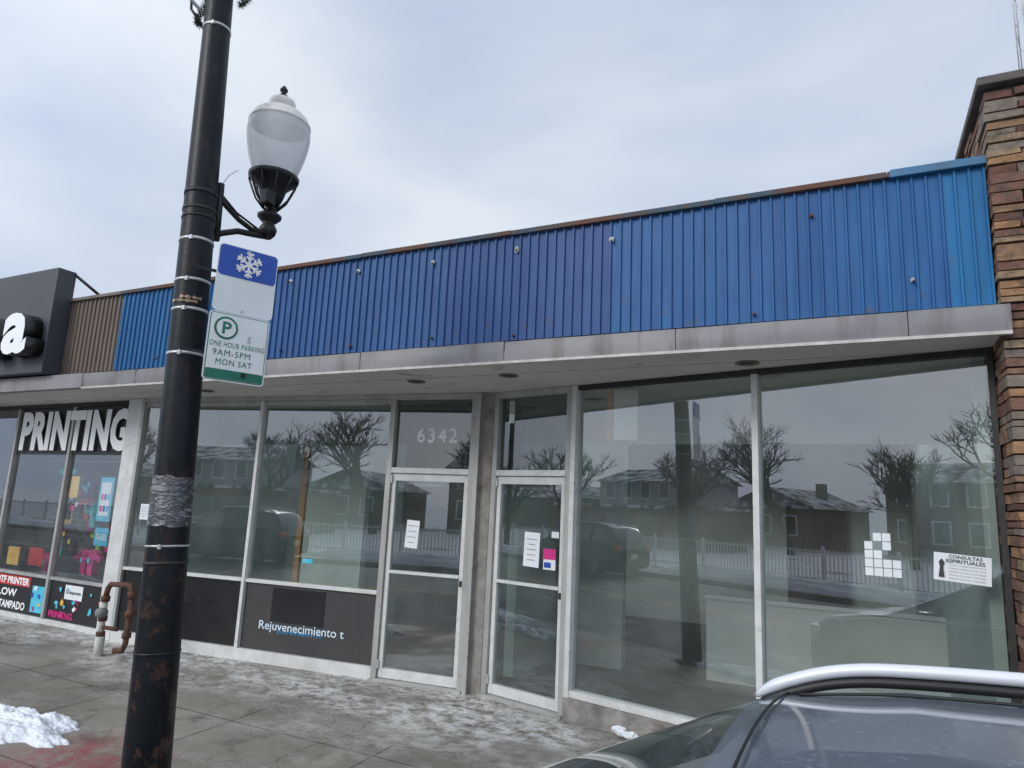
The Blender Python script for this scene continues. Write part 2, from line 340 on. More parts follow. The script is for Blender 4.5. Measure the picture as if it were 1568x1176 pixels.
box("fascia_end_return",.915,.937,5.10,5.165,3.118,3.30,FASC,SF)
mesh("fascia_top_flashing",[(-8.55,5.095,3.300),(.93,5.095,3.300),(.93,5.28,3.33),(-8.55,5.28,3.33)],[(0,1,2,3)],SF,FASC)
box("fascia_drip",-8.55,.935,5.090,5.13,3.100,3.122,mat("drip_edge",(.60,.58,.55),(.42,.40,.37),scale=9,rough=.6),SF)
box("soffit",-8.55,.9,5.2,7.1,ZS,3.27,SOFF,SF)
box("soffit_joint",-8.5,.88,5.60,5.606,ZS-.002,ZS+.01,mat("joint_dark",(.25,.23,.21),rough=.8),SF)
for i,(x,y) in enumerate([(-3.98,5.72),(-2.89,5.66),(-.73,5.64),(-7.0,5.66)]):
    lathe("downlight_trim_%d"%i,[(.062,-.004),(.085,-.012),(.094,-.010),(.096,.004)],(x,y,ZS),mat("trim_%d"%i,(.25,.2,.16),(.15,.11,.08),rough=.5),SF)
    lathe("downlight_can_%d"%i,[(0,-.0045),(.064,-.0045)],(x,y,ZS),DARK,SF)
BW=mat("bolt_patch",(.55,.57,.60),(.2,.17,.15),scale=40,rough=.6)
for i,(x,z) in enumerate([(-5.35,4.18),(-4.44,4.19),(-3.54,4.17),(-2.64,4.18),(-1.75,4.15),(.42,3.55)]):
    k=9; V=[Vector((x,5.212,z))]; sc_=.55 if i==5 else 1
    for q in range(k):
        a=2*math.pi*q/k; r=random.uniform(.016,.030)*sc_; V.append(Vector((x+r*math.cos(a),5.2155,z+r*1.2*math.sin(a))))
    mesh("bolt_patch_%d"%i,V,[(0,q+1,(q+1)%k+1) for q in range(k)],SF,BW)
    tube("bolt_stub_%d"%i,[(x+.004,5.22,z-.01),(x+.008,5.185,z-.02)],.007,IRON,SF,n=8)
for i,(x,z) in enumerate([(-4.46,3.40),(-2.64,3.38),(-.62,3.40),(-.2,4.12),(-5.4,3.42),(-7.4,3.45),(-3.5,3.42)]):
    tube("screw_%d"%i,[(x,5.235,z),(x,5.205,z)],.012,RUST,SF,n=8)
def S(F,name,s0,s1,n0,n1,z0,z1,m,par=SF,bev=.003): return box(name,s0,s1,n0,n1,z0,z1,m,par,bev,F)
Lend=sl(-3.70)
m1=sl(-6.567); d0=sl(-4.717)
S(LW,"left_base_kick",0.02,d0-.03,-.06,.045,-.05,.13,ALUW)
S(LW,"left_panel_black",.03,m1-.03,-.05,.0,.133,.875,BLKPAN)
S(LW,"left_panel_charcoal",m1+.03,d0-.03,-.05,.0,.133,.875,GRYPAN)
S(LW,"panel_patch",m1+.42,m1+1.15,.0,.004,.46,.85,BLKPAN)
S(LW,"left_sill",.02,d0-.03,-.05,.03,.877,.915,ALUW)
S(LW,"left_head",.0,d0-.03,-.05,.03,3.06,3.119,ALU)
S(LW,"left_head_inner",.0,d0-.03,-.02,.015,3.00,3.058,ALU)
S(LW,"left_mullion",m1-.022,m1+.022,-.05,.045,.13,3.058,ALUW)
S(LW,"left_end_mullion",.0,.05,-.05,.04,.0,3.058,ALU)
pane("left_window_glass_a",LW,.05,m1-.022,.915,3.0,GLASS,SF)
pane("left_window_glass_b",LW,m1+.022,d0-.03,.915,3.0,GLASS,SF)
def doorunit(F,pre,s0,s1):
    S(F,pre+"_jamb_l",s0-.03,s0+.035,-.06,.05,-.02,3.118,ALU)
    S(F,pre+"_jamb_r",s1-.035,s1+.03,-.06,.05,-.02,3.118,ALU)
    S(F,pre+"_head",s0+.035,s1-.035,-.06,.045,3.05,3.117,ALU)
    S(F,pre+"_transom_bar",s0+.035,s1-.035,-.06,.048,2.215,2.275,ALUW)
    pane(pre+"_transom_glass",F,s0+.035,s1-.035,2.275,3.05,GLASST,SF)
    a=s0+.040;b=s1-.040
    S(F,pre+"_stile_l",a,a+.050,-.045,.02,.03,2.21,ALUW)
    S(F,pre+"_stile_r",b-.050,b,-.045,.02,.03,2.21,ALUW)
    S(F,pre+"_rail_top",a+.050,b-.050,-.045,.018,2.13,2.21,ALUW)
    S(F,pre+"_rail_mid",a+.050,b-.050,-.045,.03,1.12,1.150,ALUW)
    S(F,pre+"_rail_bot",a+.050,b-.050,-.045,.018,.03,.125,ALUW)
    pane(pre+"_glass_low",F,a+.050,b-.050,.125,1.12,GLASSD,SF)
    pane(pre+"_glass_high",F,a+.050,b-.050,1.150,2.13,GLASSD,SF)
    S(F,pre+"_threshold",s0-.03,s1+.03,-.1,.10,-.03,.025,ALU)
    S(F,pre+"_closer",a+.25,a+.62,-.1,-.05,2.08,2.13,ALU)
    S(F,pre+"_lock",b-.042,b-.012,.02,.03,1.04,1.10,DARK)
    for hz in (.12,2.1): S(F,pre+"_hinge_%d"%int(hz*10),a-.006,a+.012,.02,.045,hz,hz+.09,STRAP)
doorunit(LW,"left_door",d0,Lend)
mesh("centre_post",[LW(Lend+.03,.06,-.03),(-3.60,6.50,-.03),RW(-.035,.05,-.03),RW(-.035,-.2,-.03),LW(Lend+.03,-.2,-.03),
   LW(Lend+.03,.06,3.118),(-3.60,6.50,3.118),RW(-.035,.05,3.118),RW(-.035,-.2,3.118),LW(Lend+.03,-.2,3.118)],
   [(0,1,6,5),(1,2,7,6),(2,3,8,7),(3,4,9,8),(4,0,5,9),(5,6,7,8,9)],SF,CONC)
S(LW,"post_trim",Lend+.035,Lend+.085,.05,.085,-.02,3.11,ALU)
e0=0.0;e1=sr(-2.50)
doorunit(RW,"right_door",e0,e1)
w0=e1+.03; mm=sr(-.70); wend=sr(.90)
S(RW,"right_jamb_extra",w0+.002,w0+.055,-.06,.06,.0,3.119,ALUW)
S(RW,"right_base_curb",w0,wend,-.1,.07,-.05,.19,CONC)
S(RW,"right_sill",w0+.055,wend,-.06,.05,.192,.25,ALUW)
S(RW,"right_head",w0+.055,wend,-.05,.03,3.075,3.119,DARK)
S(RW,"right_mullion",mm-.026,mm+.026,-.06,.045,.25,3.075,ALUW)
S(RW,"right_end_frame",wend-.04,wend,-.05,.04,.25,3.075,DARK)
pane("right_window_glass_a",RW,w0+.055,mm-.026,.25,3.075,GLASS,SF)
pane("right_window_glass_b",RW,mm+.026,wend-.04,.25,3.075,GLASS,SF)
box("column_metal",-8.86,-8.57,5.955,6.3,-.05,3.118,ALUW,SF,bev=.01)
# ---- interior
I=SF
mesh("interior_floor",[(-8.5,6.0,.015),(-3.6,6.6,.015),(-3.4,6.6,.015),(.88,5.65,.015),(.88,13,.015),(-8.5,13,.015)],[(0,1,2,3,4,5)],I,INTF)
box("interior_back_wall",-8.5,.88,12.9,13,0,3.45,MINT,I)
box("interior_left_wall",-8.55,-8.45,6.3,12.9,0,3.45,MINT,I)
box("interior_right_wall",.80,.88,5.8,12.9,.02,3.45,MINT,I)
box("interior_ceiling_rear",-8.45,.80,10.3,12.9,3.30,3.45,INTW,I)
box("interior_bulkhead",-3.45,.80,7.12,7.22,2.62,3.40,INTW,I)
box("added_bulkhead_left",-8.45,-3.65,7.12,7.22,2.62,3.40,mat("bulkhead_grey_green",(.20,.24,.22),(.17,.2,.185),scale=2,rough=.8),I)  # added to block the bright roof opening and keep the transom backdrop dark
box("interior_divider",-3.62,-3.50,7.3,10.2,.02,3.3,MINT,I)
box("interior_partition",-3.45,-2.6,8.45,8.6,.02,3.3,MINT,I)
box("interior_low_wall",-1.62,.8,8.60,8.72,.02,.93,INTW,I)
box("interior_low_wall_cap",-1.64,.8,8.57,8.75,.932,.96,ALUW,I)
box("interior_partition_left",-7.9,-5.9,8.2,8.35,.02,3.3,MINT,I)
box("interior_room_wall",-6.75,-5.75,7.3,7.4,.02,3.3,MINT,I)
box("wood_stud",-6.88,-6.79,7.30,7.40,.02,3.3,WOOD,I)
box("pegboard",-1.05,-.15,12.7,12.88,.02,2.2,DARK,I)
LBX=mat("lightbox_white",(.90,.90,.87),(.84,.84,.81),rough=.4); LBT=mat("lightbox_tan",(.66,.42,.24),(.55,.34,.18),scale=5,rough=.6)
# box hangs a little skewed so that its face turns to the street
HB_=frame(-2.10,6.42,.94,.34)
box("hanging_lightbox",.0,.24,-.06,.06,2.58,3.08,LBX,I,.01,HB_)
box("hanging_lightbox_edge",-.06,-.003,-.07,.07,2.56,3.10,LBT,I,.004,HB_)
box("rear_doorway",-5.2,-4.3,12.86,12.895,.02,2.1,DARK,I)
# ------------------------------------------------------------------ lettering & papers
for q,(dx,dz) in enumerate(((0,0),(.007,0),(-.007,0),(0,.006),(0,-.006))):
    text("number_6342_%d"%q,"6342",.49,.155,WHITE,wallM(LW,sl(-4.16)+dx,-.007+.0008*q,2.645+dz),SF,space=1.22)
text("panel_lettering","Rejuvenecimiento t",1.16,.125,mat("pale_blue_vinyl",(.62,.78,.88),(.7,.82,.9),rough=.5),wallM(LW,sl(-5.72),.006,.40),SF,bold=.008)
text("panel_lettering_shadow","juvenecim",.60,.05,mat("blue_vinyl",(.03,.3,.6),rough=.5),wallM(LW,sl(-5.74),.0045,.355),SF)
GREYT=mat("grey_text",(.25,.27,.3),rough=.7)
def notice(F,s,z,w,h,rot=0,lines=4,mt=PAPER,n=-.007,name="paper_notice"):
    e=empty(name)
    M=wallM(F,s,n,z,rot)
    mesh("sheet",[M@Vector(p) for p in ((-w/2,-h/2,0),(w/2,-h/2,0.002),(w/2,h/2,0.004),(-w/2,h/2,0))],[(0,1,2,3)],e,mt)
    for i in range(lines):
        yy=h*.30-i*h*.6/max(1,lines-1) if lines>1 else 0
        ww=w*random.uniform(.45,.8)
        mesh("text_line_%d"%i,[M@Vector(p) for p in ((-ww/2,yy-h*.010,.006),(ww/2,yy-h*.010,.006),(ww/2,yy+h*.010,.006),(-ww/2,yy+h*.010,.006))],[(0,1,2,3)],e,GREYT if mt is PAPER else PAPER)
    return e,M
notice(LW,sl(-4.39),1.55,.16,.30,rot=-.05,lines=4)
notice(LW,sl(-8.3),1.62,.15,.20,lines=5)
notice(LW,sl(-5.72),1.17,.14,.05,lines=1,mt=CYAN)
notice(RW,sr(-2.94),1.48,.20,.34,rot=-.03,lines=5)
e,M=notice(RW,sr(-2.72),1.40,.15,.20,lines=0)
mesh("red_top",[M@Vector(p) for p in ((-.075,.0,.007),(.075,.0,.007),(.075,.10,.007),(-.075,.10,.007))],[(0,1,2,3)],e,PINK)
mesh("red_low",[M@Vector(p) for p in ((-.06,-.08,.007),(.02,-.08,.007),(.02,-.03,.007),(-.06,-.03,.007))],[(0,1,2,3)],e,SIGNB)
notice(RW,sr(-2.66),1.64,.09,.06,lines=2)
e,M=notice(RW,sr(.635),1.615,.33,.185,rot=-.06,lines=0)
text("heading_1","CONSULTAS",.19,.022,INK,M@Matrix.Translation((.02,.075,.008)),e,bold=.01)
text("heading_2","ESPIRITUALES",.22,.024,INK,M@Matrix.Translation((.02,.045,.008)),e,bold=.01)
for i in range(5): text("body_%d"%i,random.choice(["Consejera espiritual y del amor","Limpias y trabajos para la suerte","Llame hoy mismo para su cita","Abierto de lunes a domingo"]),.21,.012,GREYT,M@Matrix.Translation((.03,.018-.022*i,.008)),e)
mesh("figure",[M@Vector(p) for p in ((-.135,-.07,.008),(-.10,-.07,.008),(-.108,.0,.008),(-.10,.03,.008),(-.118,.055,.008),(-.135,.03,.008),(-.127,.0,.008))],[(0,1,2,3,4,5,6)],e,INK)
e=empty("window_paper_squares"); M=wallM(RW,sr(.17),-.006,1.67)
cells=[(0,0),(0,1),(0,2),(0,3),(1,0),(1,1),(1,2),(1,4),(2,0),(2,1),(2,3),(2,4),(3,0),(3,1)]
for i,(c,r) in enumerate(cells):
    x=-.12+c*.060; y=-.15+r*.062
    mesh("square_%d"%i,[M@Vector(p) for p in ((x,y,0),(x+.054,y,0),(x+.054,y+.056,0),(x,y+.056,0))],[(0,1,2,3)],e,PAPER)
# ------------------------------------------------------------------ print shop (left)
PS=empty("print_shop")
corrugated("corrugated_brown_sheet",-14,-8.205,3.28,4.33,5.24,BROWN,PS)
box("coping",-14,-8.205,5.195,5.42,4.322,4.365,mat("brown_cap",(.12,.10,.09),(.2,.17,.15),rough=.7),PS,bev=.006)
box("roof_deck_front",-30,-8.205,5.3,7.6,3.45,4.25,CONC,PS)
box("roof_deck_rear",-30,-8.205,8.6,13,3.45,4.25,CONC,PS)  # gap between the decks is added, unseen, to let daylight into the shop
for i,(a,b) in enumerate([(-16,-12.2),(-12.2,-10.4),(-10.4,-8.555)]):
    box("fascia_%d"%i,a+.003,b-.003,5.10,5.20,3.115,3.30,FASC,PS,bev=.006)
mesh("fascia_flash",[(-16,5.11,3.301),(-8.56,5.11,3.301),(-8.56,5.28,3.33),(-16,5.28,3.33)],[(0,1,2,3)],PS,FASC)
box("soffit",-30,-8.56,5.2,7.1,ZS,3.27,SOFF,PS)
lathe("downlight",[(0,-.004),(.08,-.004),(.09,-.001)],(-10.47,5.85,ZS),mat("warm_can",(.5,.42,.3),rough=.5),PS)
PW=frame(-11.7,6.12,1,-.012)
ps=lambda x:(x+11.7)
def P(name,s0,s1,n0,n1,z0,z1,m,bev=.003): return box(name,s0,s1,n0,n1,z0,z1,m,PS,bev,PW)
XR=-8.86
P("base",-4,ps(XR)-.01,-.06,.03,-.06,.07,ALUW)
P("sill",-.0,ps(XR)-.01,-.05,.03,.60,.64,ALU)
P("head",-4,ps(XR)-.01,-.05,.03,3.06,3.119,DARK)
for i,x in enumerate((-11.68,-10.24)): P("mullion_%d"%i,ps(x)-.028,ps(x)+.028,-.05,.04,.07,3.06,ALU)
P("mullion_end",ps(XR)-.05,ps(XR)-.004,-.05,.03,.07,3.06,ALU)
pane("door_glass",PW,-1.1,-.05,.07,3.06,GLASSD,PS)
P("side_wall",-4,-1.15,-.1,.0,.07,3.06,DARK)
pane("glass_a",PW,.05,ps(-10.24)-.028,.64,3.06,GLASSP,PS)
pane("glass_b",PW,ps(-10.24)+.028,ps(XR)-.05,.64,3.06,GLASSP,PS)
BAN=mat("black_banner",(.010,.010,.012),(.016,.016,.018),rough=.5)
P("banner_a",.05,ps(-10.24)-.028,-.006,-.002,2.36,3.05,BAN,0)
P("banner_b",ps(-10.24)+.028,ps(XR)-.05,-.006,-.002,2.36,3.05,BAN,0)
text("printing_letters","PRINTING",2.62,.60,WHITE,wallM(PW,ps(-10.22),.043,2.71),PS,bold=.05,space=1.05)
P("poster_left",.05,ps(-10.24)-.03,-.03,-.0,.075,.595,BAN,0)
P("poster_right",ps(-10.24)+.03,ps(XR)-.05,-.03,-.0,.075,.595,BAN,0)
P("red_bar",.08,ps(-10.7),.001,.002,.44,.58,RED,0)
text("dtf_text","DTF PRINTER",.85,.10,WHITE,wallM(PW,ps(-11.15),.004,.51),PS,bold=.04)
text("dtf_text_b","LOW",.5,.11,WHITE,wallM(PW,ps(-11.25),.004,.34),PS,bold=.03)
text("esta_text","ESTAMPADO",.8,.11,WHITE,wallM(PW,ps(-11.15),.004,.17),PS,bold=.03)
P("cyan_img",ps(-10.62),ps(-10.32),.001,.003,.12,.48,CYAN,0)
P("white_lbl",ps(-9.85),ps(-9.45),.001,.003,.37,.56,PAPER,0)
text("lbl_text","La Imprenta",.34,.06,INK,wallM(PW,ps(-9.65),.006,.46),PS,bold=.02)
text("print_pink","PRINTING",.55,.09,PINK,wallM(PW,ps(-9.88),.004,.15),PS,bold=.03)
def splat(name,s,z,r,m,n=.004):
    pts=[]
    for k in range(11):
        a=2*math.pi*k/11; q=r*random.uniform(.5,1.2); pts.append(PW(s+q*math.cos(a),n,z+q*math.sin(a)))
    mesh(name,pts,[tuple(range(11))],PS,m)
for i in range(18):
    splat("print_shape_%d"%i,ps(random.uniform(-10.1,-9.0)),random.uniform(.12,.52),random.uniform(.02,.055),random.choice([PINK,CYAN,YEL,RED,WHITE,CYAN]),.003+.0008*i)
for i in range(6): splat("print_shape_b_%d"%i,ps(random.uniform(-10.6,-10.35)),random.uniform(.14,.46),random.uniform(.025,.045),random.choice([PINK,YEL,WHITE,SIGNB]),.004+.0008*i)
def shirt(name,x,y,z,w,m):
    pts=[(-.5,-1),(.5,-1),(.47,-.3),(.45,.1),(.75,-.12),(.93,.15),(.55,.55),(.22,.66),(.1,.58),(-.1,.58),(-.22,.66),(-.55,.55),(-.93,.15),(-.75,-.12),(-.45,.1),(-.47,-.3)]
    V=[(x+a*w,y+.03*math.sin(a*9),z+b*w) for a,b in pts]+[(x+a*w,y+.07+.02*math.sin(a*7),z+b*w) for a,b in pts]
    k=len(pts); Fc=[tuple(range(k)),tuple(range(k,2*k))[::-1]]+[(i,(i+1)%k,k+(i+1)%k,k+i) for i in range(k)]
    mesh(name,V,Fc,PS,m)
    q=.13*w
    mesh(name+"_print",[(x-q,y-.035,z-.2*w),(x+q,y-.035,z-.2*w),(x+q,y-.035,z+.1*w),(x-q,y-.035,z+.12*w)],[(0,1,2,3)],PS,random.choice([YEL,PAPER,CYAN]))
GRN=mat("lime_cloth",(.30,.55,.08),(.35,.6,.1),rough=.9); PNK=mat("pink_cloth",(.75,.08,.32),(.6,.05,.22),rough=.9); BLC=mat("black_cloth",(.02,.02,.02),rough=.9); TEAL=mat("teal_cloth",(.05,.35,.35),rough=.9)
sh=[(-9.2,1.15,PNK),(-9.5,1.22,PINK),(-9.8,1.12,BLC),(-10.08,1.18,GRN),(-9.35,.88,PINK),(-9.65,.9,PNK),(-10.0,.88,PINK),(-10.55,1.1,BLC),(-10.9,1.2,BLC),(-11.2,1.05,TEAL),(-9.75,1.55,TEAL),
    (-10.1,1.65,RED),(-10.5,1.65,BLC),(-10.85,1.75,PINK),(-11.25,1.6,BLC),(-9.9,1.95,BLC),(-10.7,2.1,TEAL),(-11.1,.75,PNK)]
for i,(x,z,m) in enumerate(sh): shirt("shirt_%d"%i,x,6.26+.12*(i%5),z,.21,m)
tube("garment_rail",[(-11.6,6.6,2.3),(-9.4,6.6,2.3)],.015,STRAP,PS,n=8)
P("poster_phone",ps(-9.45),ps(-9.15),-.03,-.02,1.45,2.05,CYAN,0)
P("poster_phone_in",ps(-9.41),ps(-9.19),-.018,-.016,1.52,1.98,PAPER,0)
for i in range(6): P("phone_app_%d"%i,ps(-9.39)+.07*(i%3),ps(-9.34)+.07*(i%3),-.0155,-.015,1.58+.16*(i//3),1.66+.16*(i//3),[PINK,SIGNB,CYAN][i%3],0)
P("poster_taxes",ps(-9.42),ps(-9.12),-.03,-.02,1.12,1.36,CYAN,0)
text("taxes_text","TAXES",.24,.09,WHITE,wallM(PW,ps(-9.27),-.0165,1.24),PS,bold=.03)
P("window_card",ps(-10.15),ps(-9.95),-.03,-.02,1.75,2.05,YEL,0); P("window_card_b",ps(-10.9),ps(-10.55),-.03,-.02,.75,1.0,RED,0); P("window_card_c",ps(-11.45),ps(-11.15),-.03,-.02,.72,.98,YEL,0)
mesh("shop_floor",[(-14,6.2,.01),(-8.95,6.2,.01),(-8.95,12,.01),(-14,12,.01)],[(0,1,2,3)],PS,INTF)
DKW=mat("shop_wall_dark",(.07,.075,.08),(.10,.10,.11),rough=.8)
box("shop_back",-16,-8.6,10,10.1,0,3.4,DKW,PS); box("shop_partition",-8.95,-8.62,6.35,10,0,3.4,DKW,PS); box("shop_far_wall",-16.1,-16,6.3,10,0,3.4,DKW,PS)
box("shop_screen_wall",-14,-9.4,7.2,7.3,0.01,3.1,DKW,PS)
for i in range(8): box("wall_poster_%d"%i,-11.9+i*.31,-11.72+i*.31,7.17,7.19,1.2+.5*(i%2),1.55+.5*(i%2),[YEL,CYAN,PINK,PAPER,RED,GRN,CYAN,PAPER][i],PS)
SG=empty("shop_sign")
box("sign_cabinet",-14.2,-9.25,4.98,5.22,3.32,4.73,SIGNK,SG,bev=.01)
tube("sign_brace",[(-9.26,5.2,4.70),(-9.02,5.6,4.37)],.02,IRON,SG)
LM=lambda x,y,z:Matrix.Translation((x,y,z))@Matrix.Rotation(math.radians(90),4,'X')
text("letter_a_side","a",.56,.56,mat("letter_black",(.008,.008,.008),rough=.4),LM(-9.56,4.978,3.80),SG,bold=.045,ext=.22)
text("letter_a_face","a",.55,.55,WHITE,LM(-9.56,4.7545,3.80),SG,bold=.04,ext=.002)
text("letter_n_side","n",.56,.56,bpy.data.materials["letter_black"],LM(-10.25,4.978,3.80),SG,bold=.045,ext=.22)
text("letter_n_face","n",.55,.55,WHITE,LM(-10.25,4.7545,3.80),SG,bold=.04,ext=.002)
# ------------------------------------------------------------------ brick building (right)
BB=empty("brick_building")
SC_=[((.30,.17,.10),(.20,.12,.075)),((.17,.075,.055),(.11,.055,.04)),((.33,.23,.14),(.23,.16,.10)),((.21,.105,.07),(.14,.075,.055)),((.24,.19,.15),(.16,.13,.11)),((.38,.21,.11),(.27,.15,.08))]
SM=[mat("stone_%d"%i,a,b,scale=14,rough=.9,bump=.8,bscale=26,dirt=(.07,.055,.045),dscale=10,dlo=.50,dhi=.75) for i,(a,b) in enumerate(SC_)]
V=[];Fc=[];MI=[]
def blk(x0,x1,y0,y1,z0,z1,mi):
    b0=len(V)
    j=lambda:random.uniform(-.006,.006)
    for p in [(x0,y0,z0),(x1,y0,z0),(x1,y1,z0),(x0,y1,z0),(x0,y0,z1),(x1,y0,z1),(x1,y1,z1),(x0,y1,z1)]: V.append((p[0]+j(),p[1]+j(),p[2]+j()*.5))
    for f in BF: Fc.append(tuple(b0+i for i in f)); MI.append(mi)
z=-.08
while z<4.80:
    h=random.choice([.045,.055,.06,.07,.085]); g=.010
    h=min(h,4.84-z)
    corner=random.uniform(.12,.30); cd=random.uniform(.12,.3); pr=random.uniform(0,.03)
    blk(.905-pr*.5,.905+corner,5.165-pr,5.165+cd,z,z+h-g,random.randrange(6))
    x=.905+corner+g
    while x<2.6:
        l=random.uniform(.10,.34); pr=random.uniform(0,.038); blk(x,x+l-g,5.165-pr,5.25,z,z+h-g,random.choices(range(6),[3,5,3,5,2,3])[0]); x+=l
    y=5.165+cd+g
    while y<(9.5 if z>4.1 else 6.0):
        l=random.uniform(.12,.36); pr=random.uniform(0,.02); blk(.905-pr,.99,y,y+l-g,z,z+h-g,random.choices(range(6),[3,5,2,6,2,3])[0]); y+=l
    z+=h
mesh("stone_courses",V,Fc,BB,SM,mi=MI)
MORT=mat("mortar",(.13,.115,.10),(.08,.07,.065),scale=10,rough=.95,bump=.4)
box("mortar_core",.925,8,5.19,12,-.1,4.84,MORT,BB)
box("parapet_cap",.86,8.1,5.10,12.1,4.842,4.905,mat("tar_cap",(.07,.06,.055),(.13,.11,.1),rough=.8,bump=.3),BB,bev=.012)
an=empty("roof_antenna")
for kx,ky in ((1.27,5.9),(1.33,5.9),(1.30,5.96)): tube("mast",[(kx,ky,4.9),(kx,ky,7.5)],.005,STRAP,an,n=6)
for i in range(18):
    z0=4.95+i*.13; a,b=[((1.27,5.9),(1.33,5.9)),((1.33,5.9),(1.30,5.96)),((1.30,5.96),(1.27,5.9))][i%3]
    tube("brace_%d"%i,[(*a,z0),(*b,z0+.12)],.003,STRAP,an,n=5)
# ------------------------------------------------------------------ street lamp
SL=empty("street_lamp")
def ax(z): return Vector((-3.687-.0549*(z+.1),2.92,z))
def rad(z): return .134-.0080*(z+.1)
zs=[-.1,.5,1.5,2.5,3.5,4.5,5.5,7.5,9.0]
tube("pole",[ax(z) for z in zs],[rad(z) for z in zs],BLACKP,SL,n=48)
lathe("base_flange",[(0,.06),(.20,.06),(.23,.03),(.24,0),(.24,-.02)],ax(-.1),BLACKP,SL)
for i,(z,h,m) in enumerate([(2.756,.018,STRAP),(3.05,.018,STRAP),(3.25,.018,STRAP),(3.535,.018,STRAP),(5.16,.018,STRAP),(1.56,.012,STRAP),(1.46,.02,DARK),(3.76,.02,DARK),(3.88,.03,IRON),(3.70,.016,IRON),(.95,.012,IRON)]):
    tube("band_%d"%i,[ax(z-h/2),ax(z+h/2)],[rad(z)+.004]*2,m,SL,n=48)
    if m is STRAP: box("band_clip_%d"%i,ax(z).x+rad(z)*.55-.012,ax(z).x+rad(z)*.55+.012,2.92-rad(z)*.86-.008,2.92-rad(z)*.86+.006,z-.014,z+.014,STRAP,SL,bev=.002)
wm=bpy.data.materials.new("plastic_wrap"); wm.use_nodes=True; N=wm.node_tree.nodes; L=wm.node_tree.links
for x in list(N): N.remove(x)
o_=N.new("ShaderNodeOutputMaterial"); tr=N.new("ShaderNodeBsdfTransparent"); gl=N.new("ShaderNodeBsdfGlossy"); gl.inputs["Roughness"].default_value=.22; gl.inputs["Color"].default_value=(.6,.63,.65,1); df=N.new("ShaderNodeBsdfDiffuse"); df.inputs[0].default_value=(.42,.44,.46,1)
tc=N.new("ShaderNodeTexCoord"); mp=N.new("ShaderNodeMapping"); mp.inputs["Scale"].default_value=(1,1,3.5); mp.inputs["Rotation"].default_value=(.35,.2,0); L.new(tc.outputs["Object"],mp.inputs[0])
nz=N.new("ShaderNodeTexNoise"); nz.inputs["Scale"].default_value=13; nz.inputs["Detail"].default_value=8; nz.inputs["Distortion"].default_value=1.2; L.new(mp.outputs[0],nz.inputs["Vector"])
r1=N.new("ShaderNodeMapRange"); r1.inputs[1].default_value=.51; r1.inputs[2].default_value=.62; r1.inputs[4].default_value=.6; L.new(nz.outputs["Fac"],r1.inputs[0])
bp=N.new("ShaderNodeBump"); bp.inputs["Strength"].default_value=1; bp.inputs["Distance"].default_value=.02; L.new(nz.outputs["Fac"],bp.inputs["Height"]); L.new(bp.outputs[0],gl.inputs["Normal"]); L.new(bp.outputs[0],df.inputs["Normal"])
mA=N.new("ShaderNodeMixShader"); mA.inputs[0].default_value=.18; L.new(tr.outputs[0],mA.inputs[1]); L.new(gl.outputs[0],mA.inputs[2])
mB=N.new("ShaderNodeMixShader"); L.new(r1.outputs[0],mB.inputs[0]); L.new(mA.outputs[0],mB.inputs[1]); L.new(df.outputs[0],mB.inputs[2]); L.new(mB.outputs[0],o_.inputs[0])
V=[];Fc=[];n_=40;m_=16
for i in range(m_+1):
    z=1.68+.30*i/m_
    for k in range(n_):
        a=2*math.pi*k/n_; zz=z+.025*noise.noise(Vector((math.cos(a)*2,math.sin(a)*2,1 if i in(0,m_) else z*4)))
        r=rad(z)+.005+.008*max(0,noise.noise(Vector((math.cos(a)*5,math.sin(a)*5,z*26+a))))
        c=ax(zz); V.append((c.x+r*math.cos(a),c.y+r*math.sin(a),zz))
for i in range(m_):
    for k in range(n_): Fc.append((i*n_+k,i*n_+(k+1)%n_,(i+1)*n_+(k+1)%n_,(i+1)*n_+k))
mesh("plastic_wrap",V,Fc,SL,wm,True)
for i,(z,a0,a1) in enumerate([(3.10,-1.9,-.3),(3.125,-1.3,-.1)]):
    lb=[];lt=[]
    for k in range(10):
        a=a0+(a1-a0)*k/9; d=Vector((math.cos(a),math.sin(a),0))*(rad(z)+.006); w=.008+.006*math.sin(k*2.3)
        lb.append(ax(z-w)+d); lt.append(ax(z+w)+d)
    mesh("tape_scrap_%d"%i,lb+lt,[(k,k+1,k+11,k+10) for k in range(9)],SL,mat("tape%d"%i,(.55,.4,.25),(.1,.06,.04),scale=30,rough=.6))
lampd=Vector((.2,.98,0)).normalized()
lp=Vector((-3.835,3.46,0))
def arm(t,z):
    p=ax(3.8)*(1-t)+Vector((lp.x,lp.y,3.8))*t; return Vector((p.x,p.y,z))
st=.20
tube("arm_mount_channel",[ax(3.60)+lampd*.13,ax(4.02)+lampd*.13],.026,IRON,SL,n=8)
tube("arm_main",[arm(st,3.94),arm(.35,3.88),arm(.55,3.82),arm(.75,3.79),arm(.9,3.80),arm(1,3.83)],[.020,.019,.018,.018,.020,.03],IRON,SL,n=12)
tube("arm_brace",[arm(st,3.63),arm(.35,3.68),arm(.55,3.735),arm(.8,3.76),arm(.97,3.78)],[.022]*5,IRON,SL,n=10)
tube("arm_tie",[arm(st,3.97),arm(.5,3.865),arm(.85,3.81)],.008,IRON,SL,n=8)
L0=(lp.x,lp.y,0)
lathe("luminaire_base",[(0,3.77),(.03,3.77),(.055,3.80),(.065,3.84),(.05,3.87),(.04,3.885),(.055,3.90),(.085,3.93),(.088,3.95),(.06,3.97),(.035,3.99),(.04,4.03),(.07,4.06),(.085,4.10),(.10,4.16),(.155,4.215),(.180,4.235),(.185,4.262),(.16,4.27)],L0,IRON,SL)
